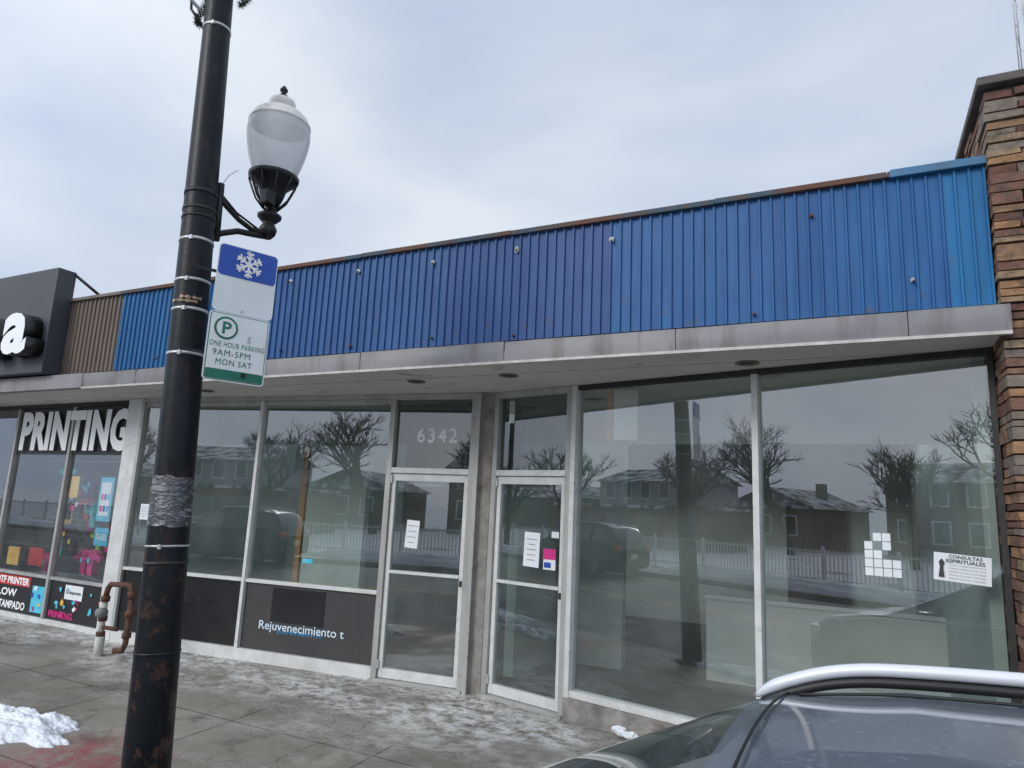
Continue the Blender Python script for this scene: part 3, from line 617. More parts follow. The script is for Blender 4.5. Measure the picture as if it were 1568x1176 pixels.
for i in range(10):
    a=2*math.pi*i/10; d=Vector((math.cos(a),math.sin(a),0)); b=Vector(L0)
    tube("base_fin_%d"%i,[b+d*.05+Vector((0,0,4.0)),b+d*.115+Vector((0,0,4.08)),b+d*.15+Vector((0,0,4.16)),b+d*.180+Vector((0,0,4.235))],.008,IRON,SL,n=6)
box("photo_box",lp.x+.02,lp.x+.10,lp.y-.13,lp.y-.05,3.99,4.10,IRON,SL,bev=.01)
def frostmat():
    m=bpy.data.materials.new("acorn_globe_glass"); m.use_nodes=True; N=m.node_tree.nodes; L=m.node_tree.links
    for x in list(N): N.remove(x)
    out=N.new("ShaderNodeOutputMaterial"); df=N.new("ShaderNodeBsdfDiffuse"); df.inputs[0].default_value=(.92,.94,.95,1)
    tl=N.new("ShaderNodeBsdfTranslucent"); tl.inputs[0].default_value=(.96,.97,.98,1)
    gl=N.new("ShaderNodeBsdfGlossy"); gl.inputs["Roughness"].default_value=.10; gl.inputs[0].default_value=(.9,.9,.9,1)
    tr=N.new("ShaderNodeBsdfTransparent"); tr.inputs[0].default_value=(.95,.96,.98,1)
    tc=N.new("ShaderNodeTexCoord"); sp=N.new("ShaderNodeSeparateXYZ"); L.new(tc.outputs["Object"],sp.inputs[0])
    sx=N.new("ShaderNodeMath"); sx.operation='SUBTRACT'; sx.inputs[1].default_value=lp.x; L.new(sp.outputs[0],sx.inputs[0])
    sy=N.new("ShaderNodeMath"); sy.operation='SUBTRACT'; sy.inputs[1].default_value=lp.y; L.new(sp.outputs[1],sy.inputs[0])
    at=N.new("ShaderNodeMath"); at.operation='ARCTAN2'; L.new(sy.outputs[0],at.inputs[0]); L.new(sx.outputs[0],at.inputs[1])
    mu=N.new("ShaderNodeMath"); mu.operation='MULTIPLY'; mu.inputs[1].default_value=60; L.new(at.outputs[0],mu.inputs[0])
    si=N.new("ShaderNodeMath"); si.operation='SINE'; L.new(mu.outputs[0],si.inputs[0])
    bp=N.new("ShaderNodeBump"); bp.inputs["Strength"].default_value=.3; bp.inputs["Distance"].default_value=.004; L.new(si.outputs[0],bp.inputs["Height"]); L.new(bp.outputs[0],gl.inputs["Normal"]); L.new(bp.outputs[0],df.inputs["Normal"])
    a=N.new("ShaderNodeMixShader"); a.inputs[0].default_value=.45; L.new(df.outputs[0],a.inputs[1]); L.new(tl.outputs[0],a.inputs[2])
    b=N.new("ShaderNodeMixShader"); b.inputs[0].default_value=.24; L.new(a.outputs[0],b.inputs[1]); L.new(tr.outputs[0],b.inputs[2])
    fr=N.new("ShaderNodeLayerWeight"); fr.inputs[0].default_value=.12
    c=N.new("ShaderNodeMixShader"); L.new(fr.outputs["Fresnel"],c.inputs[0]); L.new(b.outputs[0],c.inputs[1]); L.new(gl.outputs[0],c.inputs[2]); L.new(c.outputs[0],out.inputs[0])
    return m
GLB=frostmat()
CAPM=mat("acorn_cap",(.84,.83,.79),(.74,.72,.66),scale=6,rough=.25,coat=.4)
lathe("acorn_globe",[(.150,4.262),(.165,4.30),(.192,4.38),(.212,4.46),(.226,4.54),(.232,4.60),(.230,4.645),(.222,4.675)],L0,GLB,SL,n=64)
lathe("acorn_cap",[(.222,4.675),(.230,4.682),(.226,4.700),(.205,4.735),(.205,4.742),(.170,4.772),(.168,4.780),(.120,4.802),(.085,4.812),(.070,4.825),(.088,4.842),(.100,4.868),(.092,4.892),(.065,4.905),(.038,4.915),(.03,4.920)],L0,CAPM,SL,n=64)
lathe("finial",[(.032,4.917),(.038,4.935),(.022,4.945),(.015,4.96),(.028,4.975),(.030,4.99),(.018,5.005),(.010,5.02),(0,5.025)],L0,IRON,SL,n=24)
lathe("lamp_socket",[(.0,4.26),(.04,4.26),(.04,4.33),(.025,4.35),(0,4.35)],L0,STRAP,SL)
TIN=mat("tinsel_green",(.02,.05,.03),(.04,.09,.05),scale=30,rough=.5)
GA=empty("holiday_garland")
V=[];Fc=[]
def tuft(c,r,nn):
    for i in range(nn):
        d=Vector((random.gauss(0,1),random.gauss(0,1),random.gauss(0,1))).normalized(); u=d.orthogonal().normalized()*.003
        a=c+d*r*.1; b=c+d*r*random.uniform(.6,1); k=len(V); V.extend([a-u,a+u,b]); Fc.append((k,k+1,k+2))
for i in range(26):
    t=i/25; c=ax(5.20+.35*t)+Vector((-.11-.05*math.sin(t*9),-.05,0)); tuft(c,.05,34)
for i in range(16):
    t=i/15; c=ax(5.42+.2*t)+Vector((.10+.09*t,.10+.09*t,0)); tuft(c,.05,34)
mesh("tinsel",V,Fc,GA,TIN)
tube("bracket_arm",[ax(5.28)+Vector((-.08,-.05,0)),ax(5.5)+Vector((-.28,-.22,.05)),ax(5.9)+Vector((-.6,-.5,.05))],.012,STRAP,GA,n=8)
tube("bracket_arm_b",[ax(5.18)+Vector((-.08,-.05,0)),ax(5.24)+Vector((-.17,-.1,.08)),ax(5.6)+Vector((-.2,-.1,.1))],.010,IRON,GA,n=8)
tube("old_wire",[ax(4.02)+lampd*.14,ax(4.08)+lampd*.17+Vector((.02,0,.02)),ax(4.18)+lampd*.25],.002,IRON,GA,n=5)
# ------------------------------------------------------------------ signs on pole
SD=Vector((.40,.917,0)).normalized(); SN=Vector((SD.y,-SD.x,0))
SO=Vector((-3.60,2.86,0))
SWD=.385
def plate(par,name,u0,u1,z0,z1,off,m,r=.02,th=.0):
    pts=[]
    seg=5
    for cx,cz,a0 in ((u1-r,z1-r,0),(u0+r,z1-r,90),(u0+r,z0+r,180),(u1-r,z0+r,270)):
        for k in range(seg+1):
            a=math.radians(a0+90*k/seg); pts.append((cx+r*math.cos(a),cz+r*math.sin(a)))
    def W(u,z,o): p=SO+SD*u+SN*o; return (p.x,p.y,z)
    V=[W(u,z,off) for u,z in pts]; k=len(pts)
    if th:
        V+= [W(u,z,off-th) for u,z in pts]
        Fc=[tuple(range(k)),tuple(range(k,2*k))[::-1]]+[(i,(i+1)%k,k+(i+1)%k,k+i) for i in range(k)]
    else: Fc=[tuple(range(k))]
    return mesh(name,V,Fc,par,m)
def SM_(u,z,o=.004,rot=0):
    R=Matrix((( SD.x,0,SN.x,0),(SD.y,0,SN.y,0),(0,1,0,0),(0,0,0,1)))
    p=SO+SD*u+SN*o
    return Matrix.Translation((p.x,p.y,z))@R@Matrix.Rotation(rot,4,'Z')
s1=empty("snow_route_sign")
plate(s1,"plate",0.012,SWD+.012,3.035,3.485,0,SIGNW,.03,.003)
plate(s1,"blue_field",.018,SWD+.006,3.275,3.479,.0025,SIGNB,.026)
V=[];Fc=[]
def bar(p,q,w):
    p=Vector(p);q=Vector(q);d=(q-p).normalized();n=Vector((-d.y,d.x))*w/2;k=len(V)
    for a in (p-n,q-n,q+n,p+n): V.append(Mf@Vector((a.x,a.y,0)))
    Fc.append((k,k+1,k+2,k+3))
for kk in range(6):
    a=math.radians(30+60*kk); d=Vector((math.cos(a),math.sin(a)))
    Mf=SM_(SWD*.54,3.377,.005+.0003*kk); bar((0,0),d*.088,.016)
    for rr_ in (.036,.062):
        for sg in (-1,1):
            b=a+sg*math.radians(50); e2=Vector((math.cos(b),math.sin(b))); Mf=SM_(SWD*.54,3.377,.0075+.0003*kk+(.0002 if sg>0 else 0)); bar(d*rr_,d*rr_+e2*.030,.013)
mesh("snowflake",V,Fc,s1,WHITE)
plate(s1,"bolt_top",.19,.205,3.455,3.470,.012,STRAP,.006,.006); plate(s1,"bolt_low",.19,.205,3.05,3.065,.012,STRAP,.006,.006)
s2=empty("parking_sign")
plate(s2,"plate",0,SWD,2.585,3.03,.008,SIGNW,.025,.003)
def ring(par,name,u0,u1,z0,z1,w,off,r):
    plate(par,name,u0,u1,z0,z1,off,SIGNG,r); plate(par,name+"_in",u0+w,u1-w,z0+w,z1-w,off+.002,SIGNW,r-w*.6)
ring(s2,"border",.008,SWD-.008,2.593,3.022,.005,.010,.02)
plate(s2,"green_foot",.014,SWD-.014,2.600,2.660,.014,SIGNG,.012)
def disc(r,u,z,o,m,n):
    M=SM_(u,z,o); V=[M@Vector((r*math.cos(2*math.pi*k/n),r*math.sin(2*math.pi*k/n),0)) for k in range(n)]
    mesh("disc",V,[tuple(range(n))],s2,m)
disc(.074,.11,2.928,.014,SIGNG,40); disc(.060,.11,2.928,.016,SIGNW,40)
text("letter_P","P",.055,.080,SIGNG,SM_(.114,2.928,.018),s2,bold=.02)
text("line_1","ONE HOUR PARKING",.345,.034,SIGNG,SM_(SWD/2,2.822,.014),s2,space=1.12)
text("line_2","9AM-5PM",.235,.040,SIGNG,SM_(SWD/2-.03,2.767,.014),s2,space=1.12)
text("line_3","MON SAT",.225,.038,SIGNG,SM_(SWD/2-.01,2.708,.014),s2,space=1.12)
plate(s2,"bracket_top",-.14,.03,3.28,3.30,-.012,IRON,.004,.004); plate(s2,"bracket_low",-.14,.03,2.745,2.765,-.012,IRON,.004,.004)
plate(s2,"bolt",.235,.262,2.625,2.655,.022,IRON,.012,.006)
tube("scribble",[SM_(.26+.012*math.sin(i*1.9),2.90-.008*i,.016)@Vector((0,0,0)) for i in range(7)],.0018,SIGNG,s2,n=5)
# ------------------------------------------------------------------ gas pipes
GP=empty("gas_pipe")
y=5.40
tube("riser_pvc",[(-7.93,y,-.03),(-7.93,y,.20)],.052,PVC,GP,n=16)
tube("riser_a",[(-7.93,y,.18),(-7.94,y,.62)],.034,PVC,GP)
for z in (.22,.40,.62): tube("coupling_%d"%int(z*100),[(-7.935,y,z-.03),(-7.935,y,z+.03)],.05,RUSTP,GP,n=8)
tube("top_pipe",[(-7.94,y,.62),(-7.93,y+.01,.74),(-7.90,y+.02,.785),(-7.6,y+.04,.80),(-7.55,y+.04,.77),(-7.53,y+.04,.62)],.032,RUSTP,GP)
tube("riser_b",[(-7.53,y+.04,.64),(-7.53,y+.04,.16),(-7.56,y+.03,.08),(-7.66,y+.0,.07)],.032,RUSTP,GP)
for z in (.25,.48,.70): tube("coupling_b%d"%int(z*100),[(-7.53,y+.04,z-.03),(-7.53,y+.04,z+.03)],.050,RUSTP,GP,n=8)
tube("cross_pipe",[(-7.94,y,.30),(-7.68,y+.02,.30)],.024,RUSTP,GP)
lathe("valve",[(0,-.05),(.05,-.05),(.06,0),(.05,.05),(0,.05)],(-7.9,y-.05,.47),mat("valve_grey",(.2,.2,.2),rough=.6),GP,n=10,axis=(0,-1,0))
tube("link_to_wall",[(-7.53,y+.04,.50),(-7.55,6.05,.50)],.028,RUSTP,GP)
# ------------------------------------------------------------------ snow patches, litter
def snowblob(name,cx,cy,rx,ry,h,seed,nn=60):
    V=[];Fc=[]
    for j in range(nn+1):
        for i in range(nn+1):
            x=-1.3+2.6*i/nn; y=-1.3+2.6*j/nn
            d=math.hypot(x,y)+.45*noise.noise(Vector((x*1.7,y*1.7,seed)))+.22*noise.noise(Vector((x*5,y*5,seed+3)))
            hh=max(-.02,min(1,(1-d)*1.8)); hh=(hh**.6 if hh>0 else hh)
            zz=walkz(cy+y*ry)+h*hh*(1+.5*noise.noise(Vector((x*4,y*4,seed+9)))) + (.0 if hh>0 else -.03)+.020*noise.noise(Vector((x*16,y*16,seed)))*(hh>0)
            V.append((cx+x*rx,cy+y*ry,zz))
    for j in range(nn):
        for i in range(nn):
            a=j*(nn+1)+i; Fc.append((a,a+1,a+nn+2,a+nn+1))
    return mesh(name,V,Fc,None,SNOW,True)
snowblob("snow_patch",-6.30,3.64,.70,.29,.07,2.0,90)
snowblob("snow_patch",-9.5,3.15,2.6,.4,.16,5.0)
for i,x in enumerate((-1.5,2.5,6.5,-15,-20)): snowblob("snow_patch",x,2.95,2.1,.24,.13,11.0+i,40)
for i in range(7): snowblob("snow_patch",-42+i*11,-8.9,6.2,.55,.28,31.0+i,50)
LP=empty("crumpled_paper")
for q,(x,yy,zq,s) in enumerate([(-1.86,6.05,.06,.045),(-1.77,6.03,.045,.035)]):
    bm=bmesh.new(); bmesh.ops.create_icosphere(bm,subdivisions=3,radius=s)
    for v in bm.verts:
        d=1+.55*noise.noise(v.co*30+Vector((q*5,0,0))); v.co=Vector((v.co.x*d*1.6,v.co.y*d*.7,v.co.z*d*.8))+Vector((x,yy,zq))
    me=bpy.data.meshes.new("paper_%d"%q); bm.to_mesh(me); bm.free(); link("paper_%d"%q,me,LP,PAPER)
DB=[];DF=[]
for i in range(520):
    x=random.uniform(-8,.5)
    yw=(6.922+.111*x) if x<-3.5 else (5.765-.231*x)
    yy=yw-abs(random.gauss(.08,.2))-.1; s=random.uniform(.004,.013); a=random.uniform(0,6.28); k=len(DB); zz=walkz(yy)+.004
    for t in range(4):
        DB.append((x+s*math.cos(a+t*1.57)*random.uniform(.6,1.4),yy+s*math.sin(a+t*1.57),zz+random.uniform(0,.006)))
    DF.append((k,k+1,k+2,k+3))
mesh("sidewalk_debris",DB,DF,None,mat("leaf_litter",(.12,.07,.04),(.35,.3,.25),scale=3,rough=.9))
# ------------------------------------------------------------------ car
def catmull(P,n):
    out=[];m=len(P)
    for i in range(m-1):
        p0=P[max(0,i-1)];p1=P[i];p2=P[i+1];p3=P[min(m-1,i+2)]
        for k in range(n):
            t=k/n
            out.append(tuple(.5*((2*p1[j])+(-p0[j]+p2[j])*t+(2*p0[j]-5*p1[j]+4*p2[j]-p3[j])*t*t+(-p0[j]+3*p1[j]-3*p2[j]+p3[j])*t**3) for j in range(len(P[0]))))
    out.append(tuple(P[-1])); return out
def carmats(col,tag):
    return mat("car_paint_"+tag,col,tuple(c*1.1 for c in col),scale=3,rough=.4,metal=.0,coat=.8,dirt=tuple(min(1,c*1.5+.08) for c in col),dscale=55,dlo=.57,dhi=.70)
CGL=mat("car_glass",(.018,.022,.027),(.025,.03,.035),scale=3,rough=.04,spec=.9,coat=1.0,dirt=(.10,.115,.13),dscale=45,dlo=.56,dhi=.72)
TYRE=mat("tyre",(.02,.02,.02),(.035,.033,.03),scale=12,rough=.85)
RIM=mat("alloy_rim",(.4,.41,.42),(.3,.3,.3),rough=.3,metal=.8)
RAILM=mat("rail_aluminium",(.80,.82,.85),(.70,.72,.76),scale=3,rough=.35,metal=.2)
TRIM=mat("black_trim",(.012,.012,.013),rough=.5)
LENS=mat("head_lens",(.6,.62,.64),rough=.1,coat=1); TAIL=mat("tail_lens",(.65,.015,.01),rough=.15,coat=1)
def car(name,cx,cy,zg,body,flip=1,rail=True):
    e=empty(name)
    ST=[(-2.42,.60,.38,.62,.48,.70),(-2.36,.76,.30,.80,.62,.88),(-2.15,.87,.25,.94,.74,1.0),(-1.75,.915,.22,1.01,.79,1.09),(-1.36,.925,.22,1.07,.80,1.15),
        (-1.32,.925,.22,1.08,.79,1.175),(-.27,.93,.22,1.14,.675,1.675),(-.18,.93,.22,1.145,.67,1.705),(.10,.93,.22,1.15,.67,1.745),(.5,.93,.22,1.155,.67,1.765),(.9,.93,.22,1.16,.66,1.765),(1.5,.925,.23,1.18,.64,1.735),(1.85,.915,.24,1.19,.61,1.67),(1.92,.91,.25,1.19,.60,1.65),
        (2.20,.89,.32,1.12,.70,1.22),(2.28,.86,.36,1.0,.68,1.08),(2.33,.78,.42,.85,.6,.94)]
    xs=[]
    for i in range(len(ST)-1):
        kk=5 if ST[i+1][0]-ST[i][0]>.3 else 2
        for k in range(kk):
            t=k/kk; xs.append(tuple(ST[i][j]*(1-t)+ST[i+1][j]*t for j in range(6)))
    xs.append(ST[-1])
    V=[];Fc=[];MI=[]
    for (x,w,zb,be,wr,zt) in xs:
        P=[(0,zb),(w*.6,zb),(w*.94,zb+.02),(w,zb+.22),(w,be-.22),(w*.975,be-.04),(w*.95,be),(wr+.045,max(be+.005,zt-.10)),(wr,max(be+.01,zt-.045)),(wr*.55,zt-.012),(0,zt)]
        lo=catmull(P[:7],3); hi=catmull(P[6:],4)
        sec=lo+hi[1:]
        full=[(-a,b) for a,b in sec[::-1]]+sec[1:]
        G=len(full); nl=len(lo)
        for a,b in full: V.append((cx+flip*x,cy+a,zg+b))
    half=(G-1)//2
    for i in range(len(xs)-1):
        xm=(xs[i][0]+xs[i+1][0])/2
        for j in range(G-1):
            a=i*G+j; f=(a,a+1,a+1+G,a+G) if flip>0 else (a,a+G,a+G+1,a+1)
            Fc.append(f)
            seg=j-half if j>=half else half-1-j
            mi=0; up_=seg-(nl-1)
            if up_>=0:
                if -1.32<xm<-.27 and up_>=5: mi=1
                elif 1.92<xm<2.20 and up_>=5: mi=1
                elif -.85<xm<1.80 and up_<4: mi=1
                if 0.05<xm<0.15 or 1.0<xm<1.1: mi=2 if up_<4 else mi
            elif seg<5: mi=2
            MI.append(mi)
    mesh("body",V,Fc,e,[body,CGL,TRIM],True,mi=MI)
    for kx in (-1.52,1.38):
        for sy in (-1,1):
            X=cx+flip*kx; Y=cy+sy*.84
            lathe("tyre",[(.20,-.11),(.34,-.11),(.36,-.08),(.36,.08),(.34,.11),(.20,.11)],(X,Y,zg+.36),TYRE,e,n=32,axis=(0,sy,0))
            lathe("rim",[(0,.09),(.06,.095),(.07,.07),(.19,.06),(.21,.105)],(X,Y,zg+.36),RIM,e,n=24,axis=(0,sy,0))
            for q in range(5):
                a=q*2*math.pi/5; tube("spoke_%d"%q,[(X,Y+sy*.10,zg+.36),(X+.2*math.cos(a),Y+sy*.10,zg+.36+.2*math.sin(a))],.022,RIM,e,n=6)
            lathe("arch",[(.37,.03),(.40,.035),(.42,.0)],(X,cy+sy*.915,zg+.37),TRIM,e,n=32,axis=(0,sy,0))
    for sy in (-1,1):
        if rail:
            R=[(-.27,.70,1.640),(-.20,.69,1.685),(-.06,.685,1.735),(.12,.68,1.760),(.5,.68,1.778),(.9,.67,1.778),(1.4,.655,1.755),(1.7,.64,1.705),(1.84,.635,1.63)]
            Q=catmull([(cx+flip*a,cy+sy*b,zg+c) for a,b,c in R],5)
            tube("roof_rail",Q,[.006,.010,.013,.015]+[.017]*(len(Q)-5)+[.010],RAILM,e,n=12)
            tube("rail_base",[(q[0],q[1]-sy*.004,q[2]-.030) for q in Q[2:-2]],.014,TRIM,e,n=8)
        box("mirror",cx+flip*(-.85)-.07,cx+flip*(-.85)+.07,cy+sy*1.02-.10,cy+sy*1.02+.10,zg+1.06,zg+1.22,body,e,bev=.035)
        box("headlight",cx+flip*(-2.26)-.08,cx+flip*(-2.26)+.10,cy+sy*.70-.14,cy+sy*.70+.13,zg+.72,zg+.86,LENS,e,bev=.03)
        box("taillight",cx+flip*(2.22)-.10,cx+flip*(2.22)+.10,cy+sy*.74-.15,cy+sy*.74+.15,zg+.88,zg+1.06,TAIL,e,bev=.03)
        for dz in (.25,1.15): box("door_handle",cx+flip*dz-.09,cx+flip*dz+.09,cy+sy*.935-.02,cy+sy*.935+.02,zg+.93,zg+.96,TRIM,e,bev=.008)
    box("grille",cx+flip*(-2.43)-.02,cx+flip*(-2.43)+.06,cy-.42,cy+.42,zg+.45,zg+.62,TRIM,e,bev=.01)
    box("plate",cx+flip*(2.335)-.015,cx+flip*(2.335)+.015,cy-.16,cy+.16,zg+.62,zg+.78,PAPER,e)
    sm=[]
    for i in range(17):
        t=-1+i/8; yy=.665*t; zz=1.705-.042*abs(t)**2.2+.003; sm.append((cx+flip*(-.185-.02*(1-t*t)),cy+yy,zg+zz))
    tube("roof_seam",sm,.0035,TRIM,e,n=6)
    for sy in (-1,1):
        tube("roof_ditch",catmull([(cx+flip*a,cy+sy*b,zg+c) for a,b,c in ((-.15,.60,1.680),(.1,.60,1.715),(.5,.60,1.735),(.9,.595,1.735),(1.5,.575,1.705),(1.85,.55,1.645))],4),.004,TRIM,e,n=6)
    tube("antenna",[(cx+flip*1.55,cy,zg+1.71),(cx+flip*1.66,cy,zg+1.77),(cx+flip*1.72,cy,zg+1.78)],[.03,.014,.005],TRIM,e,n=8)
    tube("wiper",[(cx+flip*(-1.33),cy-.1,zg+1.19),(cx+flip*(-1.12),cy+.45,zg+1.275)],.008,TRIM,e,n=6)
    return e
car("parked_car",0.0,1.47,-.25,carmats((.095,.115,.145),"slate"))
DK=carmats((.03,.032,.037),"black")
car("parked_car",-16,-6.9,-.25,DK,flip=1)
car("parked_car",-26,-6.9,-.25,carmats((.10,.105,.11),"grey"),flip=1)
# ------------------------------------------------------------------ opposite side
FN=empty("picket_fence")
FW=mat("fence_white",(.62,.64,.65),rough=.6)
V=[];Fc=[]
def addbox(x0,x1,y0,y1,z0,z1):
    k=len(V); V.extend([(x0,y0,z0),(x1,y0,z0),(x1,y1,z0),(x0,y1,z0),(x0,y0,z1),(x1,y0,z1),(x1,y1,z1),(x0,y1,z1)]); Fc.extend([tuple(k+i for i in f) for f in BF])
x=-60
while x<40:
    addbox(x,x+.025,-11.52,-11.49,-.2,1.0); x+=.14
for z in (.0,.9): addbox(-60,40,-11.55,-11.52,z,z+.05)
x=-60
while x<40: addbox(x,x+.08,-11.6,-11.5,-.25,1.10); x+=2.4
mesh("pickets",V,Fc,FN,FW)
HB=[((.16,.09,.07),"r"),((.26,.23,.19),"t"),((.12,.12,.13),"g"),((.36,.36,.36),"w"),((.20,.15,.11),"b")]
RF=mat("shingle_roof",(.05,.048,.046),(.60,.62,.65),scale=1.0,rough=.9,lo=.44,hi=.56)
def house(x,y,w,d,h,rh,c,tag,ridge):
    e=empty("house")
    wmt=mat("house_wall_"+tag,c,tuple(q*.8 for q in c),scale=3,rough=.9)
    box("walls",x,x+w,y,y+d,-.3,h,wmt,e)
    if ridge: mesh("roof",[(x-.4,y-.4,h),(x+w+.4,y-.4,h),(x+w+.4,y+d+.4,h),(x-.4,y+d+.4,h),(x-.4,y+d/2,h+rh),(x+w+.4,y+d/2,h+rh)],[(0,1,5,4),(2,3,4,5),(0,4,3),(1,2,5)],e,RF)
    else: mesh("roof",[(x-.4,y-.4,h),(x+w+.4,y-.4,h),(x+w+.4,y+d+.4,h),(x-.4,y+d+.4,h),(x+w/2,y-.4,h+rh*1.3),(x+w/2,y+d+.4,h+rh*1.3)],[(0,4,5,3),(1,2,5,4),(0,1,4),(2,3,5)],e,RF)
    wx=x+.8;i=0
    while wx<x+w-1.2:
        for k,zz in enumerate((.9,3.3) if h>4.6 else (.9,)):
            box("window_trim_%d_%d"%(i,k),wx-.12,wx+1.02,y+d-.01,y+d+.03,zz-.12,zz+1.42,FW,e); box("window_%d_%d"%(i,k),wx,wx+.9,y+d,y+d+.04,zz,zz+1.3,CGL,e)
        wx+=2.1;i+=1
    box("porch",x+w*.3,x+w*.3+2,y+d,y+d+1.2,-.3,.4,CONC,e)
    box("chimney",x+w*.7,x+w*.7+.6,y+d*.4,y+d*.4+.6,h,h+rh+.8,wmt,e)
hx=-75;i=0
while hx<45:
    w=random.uniform(6.5,10); c,t=HB[i%5]; house(hx,-44+random.uniform(-3,2),w,8,random.choice([2.8,3.2,4.7]),random.uniform(1.2,2.0),c,t+str(i),i%3!=1); hx+=w+random.uniform(2,6); i+=1
gar=empty("brick_garage"); box("walls",-38,-24,-29,-24,-.3,2.3,mat("garage_brick",(.20,.13,.085),(.16,.10,.065),scale=6,rough=.9),gar); box("roof_edge",-38.2,-23.8,-29.2,-23.8,2.3,2.5,RF,gar)
for i in range(5): box("garage_door_%d"%i,-37+i*2.6,-35+i*2.6,-24,-23.95,-.25,1.8,mat("garage_door_m%d"%i,(.25,.23,.2),(.2,.18,.16),rough=.7),gar)
BARK=mat("bark",(.05,.042,.036),(.08,.065,.052),scale=8,rough=.95)
def treemesh(seed,H):
    rnd=random.Random(seed); V=[];Fc=[]
    def seg(p,q,r0,r1,n):
        d=(q-p).normalized(); u=d.orthogonal().normalized(); w=d.cross(u); k=len(V)
        for c,r in ((p,r0),(q,r1)):
            for i in range(n):
                a=2*math.pi*i/n; V.append(c+(u*math.cos(a)+w*math.sin(a))*r)
        for i in range(n): Fc.append((k+i,k+(i+1)%n,k+n+(i+1)%n,k+n+i))
    def grow(p,d,l,r,dep):
        q=p
        for s in range(2):
            d=(d+Vector((rnd.gauss(0,.12),rnd.gauss(0,.12),rnd.gauss(.04,.08)))).normalized()
            q2=q+d*l/2; seg(q,q2,r*(1-.15*s),r*(.85-.15*s),6 if dep<2 else 4 if dep<4 else 3); q=q2
        if dep>=6: return
        for b in range(3 if dep<5 else 4):
            nd=(d+Vector((rnd.gauss(0,.5),rnd.gauss(0,.5),rnd.gauss(.1,.3)))).normalized()
            grow(q if b<2 else p+(q-p)*rnd.uniform(.5,.9),nd,l*rnd.uniform(.62,.85),r*.62,dep+1)
    grow(Vector((0,0,-.3)),Vector((0,0,1)),H*.26,H*.028,0)
    me=bpy.data.meshes.new("bare_tree_mesh"); me.from_pydata(V,[],Fc); me.materials.append(BARK); return me
TM=[treemesh(3,9),treemesh(8,9),treemesh(21,9)]
for i,(x,y,s) in enumerate([(-30,-30,1.0),(-22,-31,1.25),(-13,-27,1.0),(-7.5,-29,1.2),(-2,-28,.85),(5,-30,1.1),(12,-29,.9),(-45,-31,1.2),(20,-34,1.1),(-38,-20,.8)]):
    tr=empty("bare_tree",(x,y,-.25)); o=bpy.data.objects.new("trunk_and_branches",TM[i%3]); COL.objects.link(o); o.parent=tr; tr.rotation_euler=(0,0,i*1.3); tr.scale=(s,s,s)
ev=empty("evergreen_tree"); V=[];Fc=[]
for i in range(5000):
    t=random.random()**.7; z=1+5.5*(1-t)+random.uniform(-.2,.2); R=.25+1.7*t; a=random.uniform(0,6.28); lobes=1+.25*math.sin(a*5+z*3); r=R*lobes*random.uniform(.3,1)**.5
    c=Vector((10.5+r*math.cos(a),-26+r*math.sin(a),z-.25-.2*r)); d=Vector((random.gauss(0,1),random.gauss(0,1),random.gauss(-.2,.5))).normalized()*.16; u=d.orthogonal().normalized()*.05; k=len(V); V.extend([c-u,c+u,c+d]); Fc.append((k,k+1,k+2))
mesh("needles",V,Fc,ev,mat("needles",(.03,.055,.03),(.05,.08,.04),scale=2,rough=.8)); tube("trunk",[(10.5,-26,-.3),(10.5,-26,5.8)],[.18,.04],BARK,ev,n=8)
for q,x in enumerate((-26,-4,16)):
    e=empty("utility_pole"); tube("post",[(x,-10.9,-.25),(x,-10.9,9.5)],[.16,.11],BARK,e,n=12); box("crossarm",x-1.1,x+1.1,-10.95,-10.83,8.6,8.72,BARK,e)
    tube("arm_light",[(x,-10.9,7.4),(x+.2,-9.8,7.9),(x+.2,-9.0,7.95)],.04,STRAP,e,n=8)
we=empty("overhead_wire")
for q,(dx,z) in enumerate(((-1,8.75),(0,8.75),(1,8.75),(0,7.2))):
    pts=[]
    for i in range(61):
        x=-60+i*2; t=((x+26)%21)/21; pts.append((x,-10.9+dx*.15,z-.5*4*t*(1-t)*.5))
    tube("wire_%d"%q,pts,.02,IRON,we,n=4)
# ------------------------------------------------------------------ world & sun
W=bpy.data.worlds.new("World"); SC.world=W; W.use_nodes=True
N=W.node_tree.nodes; L=W.node_tree.links; bg=N["Background"]; bg.inputs[1].default_value=.10
EL=30;AZ=204
sky=N.new("ShaderNodeTexSky"); sky.sky_type='NISHITA'; sky.sun_disc=False; sky.sun_elevation=math.radians(EL); sky.sun_rotation=math.radians(AZ); sky.dust_density=3
tc=N.new("ShaderNodeTexCoord")
mp=N.new("ShaderNodeMapping"); mp.inputs["Scale"].default_value=(1,1,2.0); mp.inputs["Location"].default_value=(.35,.1,.12); L.new(tc.outputs["Generated"],mp.inputs[0])
n1=N.new("ShaderNodeTexNoise"); n1.inputs["Scale"].default_value=1.7; n1.inputs["Detail"].default_value=5; n1.inputs["Roughness"].default_value=.45; n1.inputs["Distortion"].default_value=.3; L.new(mp.outputs[0],n1.inputs["Vector"])
cr=N.new("ShaderNodeValToRGB"); el=cr.color_ramp.elements
el[0].position=.34; el[0].color=(4.7,5.8,7.8,1); el[1].position=.64; el[1].color=(8.2,8.8,9.6,1)
L.new(n1.outputs["Fac"],cr.inputs[0])
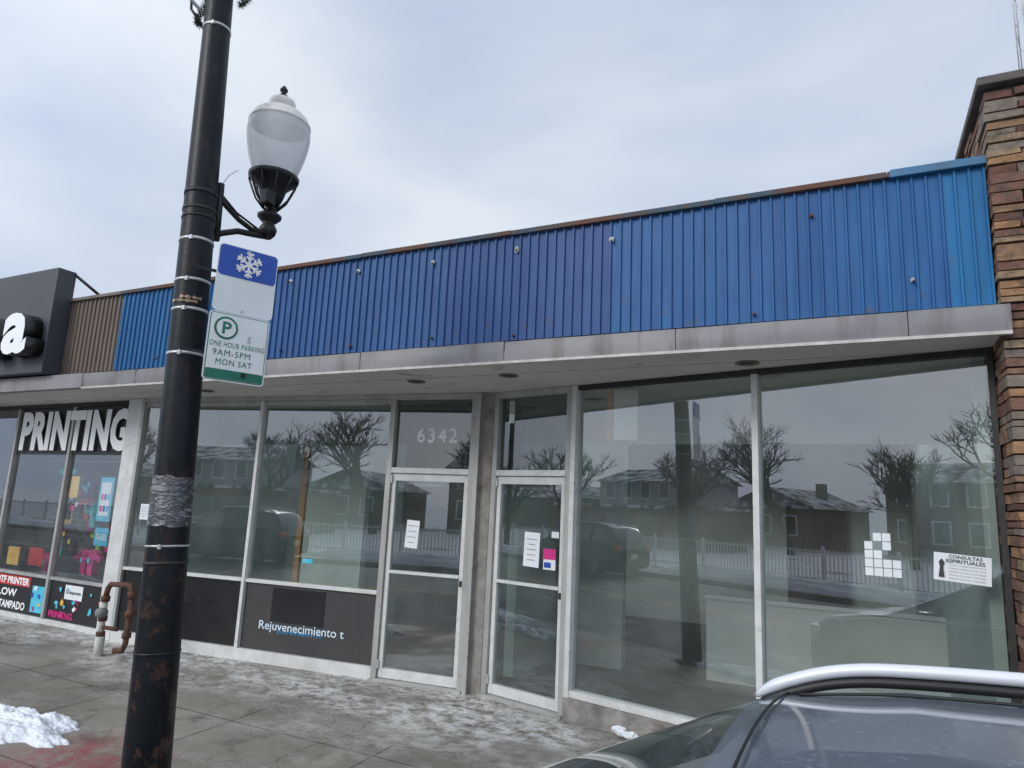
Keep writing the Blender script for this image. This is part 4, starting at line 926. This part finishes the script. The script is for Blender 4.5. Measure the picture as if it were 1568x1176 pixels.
sd=Vector((math.sin(math.radians(AZ))*math.cos(math.radians(EL)),math.cos(math.radians(AZ))*math.cos(math.radians(EL)),math.sin(math.radians(EL))))
dt=N.new("ShaderNodeVectorMath"); dt.operation='DOT_PRODUCT'; dt.inputs[1].default_value=sd; L.new(tc.outputs["Generated"],dt.inputs[0])
mr=N.new("ShaderNodeMapRange"); mr.inputs[1].default_value=.0; mr.inputs[2].default_value=1; mr.inputs[3].default_value=1; mr.inputs[4].default_value=1.55; L.new(dt.outputs["Value"],mr.inputs[0])
sc=N.new("ShaderNodeVectorMath"); sc.operation='SCALE'; L.new(cr.outputs[0],sc.inputs[0]); L.new(mr.outputs[0],sc.inputs["Scale"])
mx=N.new("ShaderNodeMix"); mx.data_type='RGBA'; mx.inputs["Factor"].default_value=.9; L.new(sky.outputs[0],mx.inputs["A"]); L.new(sc.outputs[0],mx.inputs["B"]); L.new(mx.outputs["Result"],bg.inputs[0])
sun=bpy.data.lights.new("sun","SUN"); sun.energy=1.5; sun.angle=math.radians(22); sun.color=(1,.98,.95)
so=bpy.data.objects.new("sun",sun); COL.objects.link(so); so.rotation_euler=(-sd).to_track_quat('-Z','Y').to_euler()
# ------------------------------------------------------------------ camera
f=1045.0
up=np.array([246,5693,f]);up/=np.linalg.norm(up)
xn=np.array([-2114,-86,f]);xn/=np.linalg.norm(xn)
dot=up@xn; u2=up-xn*dot/2; x2=xn-up*dot/2
u2/=np.linalg.norm(u2); x2-=u2*(x2@u2); x2/=np.linalg.norm(x2)
tb=lambda v:np.array([v[0],v[1],-v[2]])
Xb=tb(-x2);Zb=tb(u2);Yb=np.cross(Zb,Xb)
R=Matrix([list(map(float,Xb)),list(map(float,Yb)),list(map(float,Zb))])
cam=bpy.data.cameras.new("camera"); cam.sensor_width=36; cam.lens=36*f/1568; cam.clip_end=1500; cam.clip_start=.05
co=bpy.data.objects.new("camera",cam); COL.objects.link(co); co.matrix_world=Matrix.Translation((0,0,1.88))@R.to_4x4(); SC.camera=co
SC.view_settings.view_transform='Standard'; SC.view_settings.look='None'; SC.view_settings.exposure=0
